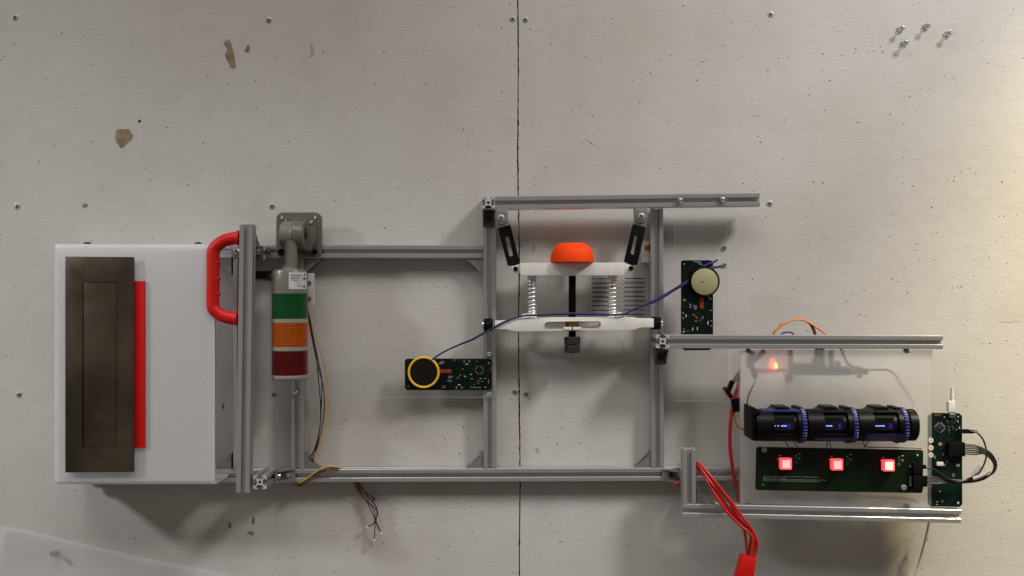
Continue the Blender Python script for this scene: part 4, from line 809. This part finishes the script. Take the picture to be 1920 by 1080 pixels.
# roller display
rd = thing('roller_display', P(1566, 828, HE), 'black and blue roller with three glowing blue screens', 'display')
HR = 0.098; RR = 31.0 * sc(HR) * 0.985
cy = 796.5
def rx(px): return P(px, 0, HR).x
def roll(x0, x1, r, m, nm, parent, n=48, bevel=0.0008, hole=None, y=cy):
    a = P(x0, y, HR); L = rx(x1) - rx(x0)
    bm = new(); lathe(bm, a, (1, 0, 0), [(0, 0), (r - bevel, 0), (r, bevel), (r, L - bevel), (r - bevel, L), (0, L)], n); return obj(nm, bm, m, parent, 30)
ends_ = [(1412, 1503.5, 1429, 1502, 1448, 1496), (1511, 1600, 1515, 1594, 1543, 1590), (1607, 1696, 1613, 1692, 1637, 1686)]
roll(1412, 1721, RR * 0.80, M['black'], 'core', rd)
import itertools
def sector_shell(x0, x1, r0, r1, a0, a1, m, nm, parent, n=18):
    """part of a tube round the roller axis; angle 0 faces the camera, +90 is up"""
    c = P(x0, cy, HR); L = rx(x1) - rx(x0); bm = new()
    def pt(r, a): return (r * math.cos(a), r * math.sin(a))
    A = [math.radians(a0 + (a1 - a0) * i / n) for i in range(n + 1)]
    lp_ = [pt(r1, a) for a in A] + [pt(r0, a) for a in reversed(A)]
    f = lambda p, x: Vector((c.x + x, c.y - p[0], c.z + p[1]))
    extrude_loops(bm, [lp_], lambda p: f(p, 0), lambda p: f(p, L)); bmesh.ops.triangulate(bm, faces=[q for q in bm.faces if len(q.verts) > 4]); return obj(nm, bm, m, parent, 30)
scr = [((1448, 1494), [(1454, 4.5), (1461.5, 3), (1468.5, 11)], 1481.5), ((1543, 1588), [(1554, 12)], 1577), ((1637, 1684), [(1646.5, 7), (1654, 12)], 1674)]
segs = [(1416, 1500), (1513, 1597), (1609, 1692)]
blue_ranges = [(-90, -46), (-90, -38), (-90, -22)]
for i, (s0, s1) in enumerate(segs):
    wx0, wx1 = scr[i][0]
    seg = sector_shell(s0, wx0, RR * 0.82, RR * 0.985, 0, 359.9, M['black'], 'drum', rd, 48)
    sector_shell(wx1, s1, RR * 0.82, RR * 0.985, 0, 359.9, M['black'], 'drum', rd, 48)
    sector_shell(wx0, wx1, RR * 0.82, RR * 0.98, 42, 318, M['black'], 'drum_window', rd, 36) if False else None
    sector_shell(wx0 + 0.2, wx1 - 0.2, RR * 0.82, RR * 0.98, 58, 330, M['black'], 'drum_window', rd, 36)
    bm = new(); prism(bm, [(wx0 + 1, 783), (wx1 - 1, 783), (wx1 - 1, 807), (wx0 + 1, 807)], HR + RR * 0.805, HR + RR * 0.82); sc_ = obj('screen', bm, M['glassblack'], rd, 0)
    hsx = HR + RR * 0.822
    bt = new()
    for xw, ln in scr[i][1]:
        nl = max(1, int(ln / 1.3)); 
        for k in range(nl):
            x = xw + ln * k / nl; hh = (0.95, 1.15, 0.8, 1.1)[k % 4]
            prism(bt, [(x, 798.6 - hh), (x + 0.95, 798.6 - hh), (x + 0.95, 798.6 + hh), (x, 798.6 + hh)], hsx, hsx + 0.0001)
    obj('glowing_text', bt, M['oled'], sc_, 0)
    bm = new(); prism(bm, [(scr[i][2], 794), (scr[i][2] + 5, 794), (scr[i][2] + 5, 803), (scr[i][2], 803)], hsx, hsx + 0.0001); obj('glowing_icon', bm, M['oleddim'], sc_, 0)
# blue stripes
sector_shell(1429, 1500, RR * 0.986, RR * 1.0, 62, 100, M['blue'], 'blue_stripe', rd)
sector_shell(1429, 1500, RR * 0.986, RR * 1.0, -115, -62, M['blue'], 'blue_stripe', rd)
sector_shell(1526, 1597, RR * 0.986, RR * 1.0, -115, -44, M['blue'], 'blue_stripe', rd)
sector_shell(1622, 1693, RR * 0.986, RR * 1.0, -115, -27, M['blue'], 'blue_stripe', rd)
# gear rings
for gx in (1501, 1597.5, 1692.5):
    g = roll(gx, gx + 8.5, RR * 1.01, M['blue'], 'gear_ring', rd); bm = new(); nt2 = 32
    for k in range(nt2):
        a = 2 * math.pi * k / nt2; c = Vector((rx(gx + 4.6), -HR - RR * 1.02 * math.cos(a), P(0, cy, HR).z + RR * 1.02 * math.sin(a)))
        box(bm, c, ((rx(gx + 7.6) - rx(gx)) * 0.98, 0.0030, 0.0021), Matrix.Rotation(a, 4, 'X'), 0.0004)
    obj('teeth', bm, M['bluelight'], g, 20)
roll(1705, 1721, RR * 0.97, M['black'], 'end_drum', rd)
# brackets and tabs above
plate3('end_bracket', [(1412, 764), (1417, 763.5), (1429, 772), (1429, 776), (1418, 780), (1418, 818), (1426, 826), (1414, 826), (1412, 822)], HE + 0.0005, HR + RR * 0.84, M['black'], rd, 0.0006)
for x0 in (1500, 1592, 1686):
    plate3('bracket', [(x0 - 1, 764), (x0 + 9, 764), (x0 + 24, 774), (x0 + 24, 782), (x0 - 1, 782)], HE + 0.0005, HR + 0.004, M['black'], rd, 0.0006)
    plate3('bracket_foot', [(x0 - 1, 815), (x0 + 11, 815), (x0 + 8, 831), (x0 + 1, 831)], HE + 0.0005, HR + 0.002, M['blue'], rd, 0.0006)
for x0 in (1450, 1542, 1638):
    plate3('tab', [(x0, 771), (x0 + 9, 766), (x0 + 9, 763), (x0 + 34, 763.5), (x0 + 36, 775), (x0, 775)], HE + 0.0005, HR + 0.006, M['black'], rd, 0.0006)
rd.scale.x = 0.985; rd.location.x = rd.location.x * 0.985 + 0.003
rw = thing('roller_wires', P(1560, 832, HE), 'thin dark leads dangling below the roller display', 'wires')
for pts, m in (([(1471, 824, .08), (1474, 831, .078), (1479, 838, .075)], M['wblack']), ([(1485, 824, .08), (1490, 831, .08), (1496, 838, .076)], M['wdred']), ([(1551, 824, .08), (1551, 832, .08), (1550, 839, .076)], M['wblack']), ([(1554, 824, .08), (1556, 832, .08), (1558, 839, .076)], M['wblack']), ([(1630, 826, .08), (1625, 832, .08), (1620, 840, .076)], M['wblack']),
    ([(1617, 826, .08), (1620, 834, .084), (1630, 838.5, .086), (1660, 838.8, .086), (1700, 840, .085), (1728, 841, .082)], M['wdred'])):
    wire('wire', pts, 0.0007, m, rw)
wire('wire', [(1712, 764, .09), (1716, 772, .10), (1718, 784, .10), (1720, 800, .095)], 0.0010, M['worange'], rw)

# button board
HPB = 0.082
bb = thing('button_board', P(1575, 920, HE), 'green circuit board with three glowing red square buttons', 'circuit board')
TL = (1418, 838); rot_b = 1.05; cB = (1418, 838)
R = lambda poly: rotp(poly, cB, rot_b)
bo = board_obj(R(rrect(1418, 838, 1731.5, 919, 4.5, 4)), HPB - 0.0016, HPB, M['pcbg'], bb, [R(circ(1432.5, 909, 2, 10)), R(circ(1721, 848, 2.3, 10))])
for px, py in ((1433, 843.5), (1694, 914)):
    bm = new(); lathe(bm, P(px, py, HPB), (0, -1, 0), [(0.0042, 0), (0.0042, 0.0012), (0.0034, 0.0026), (0.0018, 0.0029), (0.0016, 0.0012), (0, 0.0012)], 18); obj('screw', bm, M['screwhead'], bb, 40)
    bm = new(); lathe(bm, P(px, py, HE + 0.0003), (0, -1, 0), [(0.0028, 0), (0.0028, HPB - HE - 0.0021), (0, HPB - HE - 0.0021)], 12); obj('standoff', bm, M['steel'], bb, 40)
for px, py, litm in ((1474.3, 870.3, M['lit1']), (1570.5, 871.7, M['lit1']), (1667.3, 873.5, M['lit3'])):
    bt = new(); prism(bt, rrect(px - 12, py - 11, px + 10, py + 11, 1), HPB + 0.0001, HPB + 0.006, bev=0.0004); bu = obj('button', bt, M['blackmatt'], bb, 30)
    bt = new(); prism(bt, rrect(px - 10.8, py - 10.6, px + 10.8, py + 10.6, 2, 3), HPB + 0.0075, HPB + 0.0165, bev=0.0010); obj('cap', bt, M['capred'], bu, 30)
    bt = new(); prism(bt, rrect(px - 7.2, py - 7.4, px + 7.4, py + 7.4, 2, 3), HPB + 0.0166, HPB + 0.0169); obj('lit_face', bt, litm, bu, 0)
sl = []; sd = []
for px, py in ((1474.3, 870.3), (1570.5, 871.7), (1667.3, 873.5)):
    sl += [(px - 11, py - 16, 5, 1.5), (px + 18, py - 16, 3, 2), (px + 25, py - 19, 4, 1.8), (px + 25, py - 11, 4, 1.6), (px - 16, py - 10, 1.6, 4), (px + 10, py - 12.5, 3, 1.6)]
    sd += [(px + 16, py - 11, .8, 4), (px + 20, py - 11, .8, 4), (px + 16, py - 3, .8, 4), (px + 20, py - 3, .8, 4), (px + 18, py - 5.5, 3, .8), (px + 18, py - .5, 3, .8), (px + 25, py - 8, 3, .8)]
rt = random.Random(9)
for j, (y, x1) in enumerate(((893.2, 1534), (896.2, 1468), (898.6, 1548), (901.4, 1537))):
    x = 1431.5
    while x < x1:
        ln = rt.uniform(2.5, 9)
        sd.append((x + ln / 2, y + (x - 1431) * 0.016, ln, 1.0)); x += ln + 1.3
sl += [(1707, 873 + k, 3.6, 1.2) for k in (0, 3)] + [(1707, 893.5 + 3.3 * k, 3.6, 1.2) for k in range(6)]
sd += [(1712.5, 866 + 3.2 * k, .8, 1) for k in range(15)]
dots('silkscreen', sl, HPB, M['silk'], bo); dots('fine_print', sd, HPB, M['silkdim'], bo)
for (x0, y0, x1, y1) in ((1713, 869, 1731, 889), (1713, 891.5, 1731, 918)):
    plate3('socket', rrect(x0, y0, x1, y1, .6), HPB + 0.0001, HPB + 0.008, M['blackmatt'], bb)
# controller board at the right
HC3 = 0.068
cb = thing('controller_board', P(1772, 950, HC3), 'narrow teal green controller board at the right with white plug above', 'circuit board')
bo = board_obj([(1739.5, 781), (1747, 774), (1799, 775), (1804, 780), (1804.5, 945), (1800, 950.5), (1744, 949.5), (1739.5, 945)], HC3 - 0.0016, HC3, M['pcb3'], cb, [circ(1797, 781.5, 1.8, 10), circ(1797, 943, 2.6, 10)])
plate3('processor', rotp(rrect(1755.5, 795, 1769, 808.5, .5), (1762, 801.7), 45), HC3 + 0.0001, HC3 + 0.0012, M['chipblk'], cb)
dots('leads', rotp([], (0, 0), 0) or [(1762.2 + s * 5.6, 801.7 + t * 5.6, 12, 1.4, 45 if s * t < 0 else -45) for s, t in ((1, 1), (1, -1), (-1, 1), (-1, -1))], HC3, M['silkdim'], bo, 0.0003)
for y in (825.5, 839.5, 853):
    bm = new(); lathe(bm, P(1744.5, y, HC3), (0, -1, 0), [(0.0042, 0), (0.0042, 0.0018), (0.0038, 0.0024), (0.0014, 0.0024), (0.0013, 0.0012), (0, 0.0012)], 7); obj('white_button', bm, M['creamplastic'], cb, 30)
plate3('cream_connector', rrect(1756.5, 866.5, 1770, 873.5, 1.5), HC3 + 0.0001, HC3 + 0.003, M['creamplastic'], cb)
plate3('socket', rrect(1779, 830, 1810, 856, .8), HC3 + 0.0001, HC3 + 0.008, M['blackmatt'], cb)
plate3('socket', rrect(1799, 805.5, 1819, 813, .8), HC3 + 0.0001, HC3 + 0.006, M['blackmatt'], cb)
plate3('port', rrect(1780.5, 773, 1792, 783.5, 1), HC3 + 0.0001, HC3 + 0.003, mat('port_metal', (0.22, 0.2, 0.19), 0.35, 0.8), cb)
plate3('chip', rrect(1784.5, 802, 1791, 808.5, .5), HC3 + 0.0001, HC3 + 0.0012, M['chipblk'], cb)
plate3('chip', rotp(rrect(1760, 830, 1766, 836, .5), (1763, 833), 30), HC3 + 0.0001, HC3 + 0.0012, mat('tan_part', (0.3, 0.2, 0.1), 0.5), cb)
rt = random.Random(21)
dots('silkscreen', [(1771, 782, 2, 2), (1764, 834, 1.6, 1.6), (1779, 833, .8, 5, 30), (1781.5, 833, .8, 5, 30), (1777, 836, .8, 5, 30), (1768, 852, 1.4, 3.5), (1753, 857, 1.2, 5), (1776, 866, 1.4, 3.4), (1772, 872, 1.6, 3), (1794.5, 872.5, 1.8, 5), (1798, 872.5, 1.8, 5), (1762, 921.5, 2, 2), (1746, 941.5, 2, 2), (1757, 941, 3.6, 1), (1757, 946, 3.6, 1), (1767, 940, .8, 4), (1788, 889, 4, .8), (1788, 892.5, 4, .8), (1796, 790, 1.6, 4), (1799, 802, 2, 3), (1751, 901, 1.6, 1)] + [(rt.uniform(1776, 1802), rt.uniform(786, 816), rt.uniform(.8, 2.4), .8, rt.choice((0, 90))) for _ in range(16)], HC3, M['silk'], bo)
dots('gold_pads', [(1753 + 2.5 * k, 777.5, 1.2, 4) for k in range(5)], HC3, M['gold'], bo)
dots('traces', [(rt.uniform(1744, 1800), rt.uniform(786, 842), rt.uniform(2, 8), 0.6, rt.choice((0, 45, 90, -45))) for _ in range(70)], HC3, M['trace'], bo, 0.00012)
# white usb plug and cable
up = thing('white_plug', P(1785, 775, HC3), 'white cable plug standing on top of the teal green board', 'plug')
plate3('plug_body', rrect(1778.5, 752, 1792, 773.5, 2.5), HC3 - 0.003, HC3 + 0.0045, M['wwhite'], up, 0.0012)
plate3('plug_tip', [(1781, 774), (1790.5, 774), (1790.5, 778), (1781, 778)], HC3 + 0.0031, HC3 + 0.0040, M['screwhead'], up, 0)
bm = new(); lathe(bm, P(1785, 752, HC3 + 0.0005), (0, 0, 1), [(0.0030, 0), (0.0027, 0.010), (0.0021, 0.0101), (0.0019, 0.020), (0, 0.0202)], 14); obj('strain_relief', bm, M['wwhite'], up, 30)
# the cable hangs behind the frame and comes out below
wc = wire('white_cable', [(1760, 950, .030), (1752, 962, .030), (1743, 978, .028), (1738, 1000, .024), (1732, 1024, .020), (1724, 1054, .016), (1715, 1084, .014), (1700, 1130, .012)], 0.0020, M['wwhite']); tag(wc, 'thin white cable hanging below the lower right rail', 'cable')
# black cable harness
hn = thing('black_cable_harness', P(1830, 895, HC3), 'bundle of black cables looping to the right of the teal green board', 'cables')
for k in range(6):
    y = 834 + k * 3.4; e = k - 2.5
    wire('cable', [(1810, y, .074), (1828, y + 1, .078), (1845, 846 + e * 2.0, .082), (1860, 858 + e * 2.4, .084), (1866 - e * 1.0, 874 + e * 1.6, .084), (1858 - e * 1.5, 890 + e, .083), (1838, 898 + e * 1.2, .082), (1812, 903 + e * 0.8, .081), (1780, 902 + e * 1.4, .081), (1752, 901 + e * 2.6, .084), (1731, 900 + e * 3.0, .086)], 0.00105, M['wblack'], hn)
wire('cable', [(1819, 809, .072), (1830, 810, .074), (1842, 822, .078), (1849, 842, .080), (1848, 862, .082), (1838, 884, .083), (1824, 896, .083), (1800, 903, .083), (1782, 899, .084), (1764, 888, .085), (1748, 879, .086), (1731, 876, .086)], 0.0013, M['wblack'], hn)
wire('cable', [(1819, 808, .073), (1832, 812, .075), (1844, 826, .078), (1850, 848, .081), (1846, 868, .082), (1834, 888, .083), (1812, 899, .083)], 0.0010, M['wblack'], hn)
bm = new(); tube(bm, spline([P(1824, 898, .0865), P(1840, 892, .0875), P(1854, 883, .0875)], 4), 0.0030, 10); obj('grey_sleeve', bm, M['wgrey'], hn, 50)
bm = new(); tube(bm, spline([P(1822, 892, .0855), P(1830, 884, .0865), P(1838, 874, .0865)], 4), 0.0028, 10); obj('grey_sleeve', bm, M['wgrey'], hn, 50)
for (x0, y0, x1, y1, h) in ((1731.3, 872.5, 1737, 879.5, HPB + 0.007), (1731.3, 893, 1739, 913, HPB + 0.007)):
    plate3('cable_plug', [(x0, y0), (x1, y0), (x1, y1), (x0, y1)], HPB + 0.001, h, M['blackmatt'], hn)
bm = new(); lathe(bm, P(1818, 809.3, HC3 + 0.003), (1, 0, 0), [(0.0030, 0), (0.0030, 0.005), (0.0022, 0.006), (0.0018, 0.011), (0, 0.011)], 12); obj('cable_plug', bm, M['blackmatt'], hn, 30)

# ---------------------------------------------------------------- red cables and left side wiring
rc = wire('red_cable', [(1388, 706, .04), (1382, 730, .045), (1374, 760, .048), (1369, 800, .050), (1369, 840, .048), (1374, 880, .044), (1379, 905, .042), (1384, 938, .042), (1384, 945, .04)], 0.0028, M['wred']); tag(rc, 'single dark red cable running down beside the frosted enclosure', 'cable')
jw = thing('taped_joint', P(1375, 750, 0.045), 'black taped wire joint at the left edge of the frosted enclosure', 'wires')
for dx, dh in ((0, 0), (3, .001), (6, .002)):
    wire('wire', [(1389 + dx * .3, 690 + dx, .045 + dh), (1380 + dx * .6, 704 + dx, .048 + dh), (1372 + dx * .6, 716 + dx * .6, .050 + dh), (1366 + dx * .5, 730, .050 + dh)], 0.0008, M['wblack'], jw)
bm = new(); tube(bm, [P(1373.5, 714, .051), P(1365, 734, .051)], 0.0042, 8); obj('sleeve', bm, M['black'], jw, 50)
bm = new(); tube(bm, [P(1356, 727, .051), P(1364, 734, .052), P(1372, 745, .051)], 0.0032, 8); obj('sleeve', bm, M['black'], jw, 50)
wire('wire', [(1355, 727, .053), (1360, 736, .056), (1367, 745, .055), (1373, 750, .053)], 0.0009, M['wdred'], jw)
plate3('tape', [(1372, 749), (1387, 746.5), (1387, 772), (1375, 773)], .046, .056, M['black'], jw, 0.001)
wire('wire', [(1376, 772, .052), (1378, 786, .055), (1384, 800, .062), (1398, 806, .078), (1412, 807, .088)], 0.0010, M['wbrown'], jw)
wire('wire', [(1378, 772, .052), (1381, 788, .055), (1388, 802, .064), (1400, 806, .079), (1412, 807.5, .089)], 0.0008, M['wyellow'], jw)
rb = thing('red_cable_bundle', P(1398, 1060, 0.09), 'bundle of red cables ending in a red block connector at the bottom edge', 'cables')
import itertools as _i
zq = lambda pts, h: [(1180 + x / 4.153, 820 + y / 4.153, h0 + h) for x, y, h0 in pts]
start = [(350, 372, .036), (420, 330, .044), (480, 230, .054)]
for pts, h in (([(515, 195, .066), (560, 218, .076), (640, 310, .086), (720, 410, .090), (800, 510, .093), (880, 620, .094), (945, 705, .094), (985, 785, .094), (998, 840, .094), (985, 900, .094), (972, 960, .093)], .003),
    ([(518, 212, .064), (572, 268, .074), (645, 368, .084), (712, 462, .089), (785, 560, .092), (858, 640, .093), (925, 712, .093), (968, 775, .093), (975, 850, .093), (955, 905, .093), (948, 955, .093)], .0),
    ([(520, 232, .062), (585, 305, .072), (632, 385, .082), (690, 482, .088), (752, 572, .091), (822, 645, .092), (880, 700, .093), (935, 742, .094), (966, 800, .095), (958, 880, .094), (930, 950, .093)], .004),
    ([(519, 205, .060), (590, 270, .070), (664, 358, .080), (735, 440, .085), (790, 520, .088), (840, 600, .089), (884, 680, .089), (904, 780, .090), (914, 870, .091), (915, 948, .092)], .0),
    ([(519, 222, .060), (578, 290, .068), (640, 376, .078), (700, 472, .084), (770, 566, .087), (840, 642, .088), (905, 705, .088), (945, 765, .089), (938, 860, .090), (930, 948, .092)], -.002)):
    wire('cable', zq(start + pts, h), 0.0021, M['wred'], rb, n=8, sub=6)
plate3('connector', [(1392, 1044), (1419, 1050), (1412, 1096), (1379, 1090)], .084, .102, M['red'], rb, 0.0015)
plate3('connector_lip', [(1394, 1041), (1419, 1047.5), (1418.5, 1051.5), (1392.5, 1045)], .086, .100, M['wred'], rb, 0.0008)

# ---------------------------------------------------------------- push pins and film
def push_pin(px, py, label, tilt=(0, 0), h0=0.0):
    c = P(px, py, h0); ax = Vector((tilt[0], -1, tilt[1])).normalized(); bm = new()
    lathe(bm, c, ax, [(0, 0.0005), (0.0048, 0.0006), (0.0052, 0.0014), (0.0046, 0.0022), (0.0028, 0.0032), (0.0023, 0.0080), (0.0026, 0.0108), (0.0042, 0.0120), (0.0044, 0.0134), (0.0030, 0.0140), (0, 0.0140)], 24)
    o = obj('push_pin', bm, M['pin'], None, 40); tag(o, label, 'push pin', 'clear push pins in the wall')
    bm = new(); lathe(bm, c + Y * 0.004, ax, [(0.0004, 0), (0.0004, 0.0095), (0, 0.010)], 8); obj('steel_needle', bm, M['steel'], o, 50)
push_pin(1686, 57, 'clear push pin, leftmost of the upper three at the top right'); push_pin(1734, 52, 'clear push pin, topmost and middle of the group at the top right')
push_pin(1774, 66, 'clear push pin, rightmost of the group at the top right'); push_pin(1693, 84, 'clear push pin, lowest of the group at the top right')
bm = new(); rows = []; nn = 24
A0 = Vector((6, 985)); U = Vector((430, 91)).normalized(); Vd = Vector((-U.y, U.x))
for i in range(nn + 1):
    row = []
    for j in range(9):
        p = A0 + U * (700 * i / nn) + Vd * (330 * j / 8)
        h = 0.004 + 0.006 * math.sin(math.pi * min(1, i / nn * 1.2)) * (1 - j / 12) + 0.0012 * math.sin(i * .9 + j)
        if i < 6: h = 0.004 + (h - 0.004) * abs(i - 2) / 4 
        s = sc(0); row.append(bm.verts.new(Vector(((p.x - 960) * s, -h, (540 - p.y) * s))))
    rows.append(row)
for a, b in zip(rows, rows[1:]):
    for j in range(8): bm.faces.new((a[j], a[j + 1], b[j + 1], b[j]))
bmesh.ops.recalc_face_normals(bm, faces=bm.faces)
bmesh.ops.solidify(bm, geom=bm.faces[:], thickness=0.0003)
tag(obj('plastic_film', bm, M['film'], None, 50), 'milky plastic film pinned slanting across the lower left corner', 'film')
push_pin(105, 1037, 'clear push pin holding the milky film in the lower left corner', (0.05, 0.15), 0.0065)
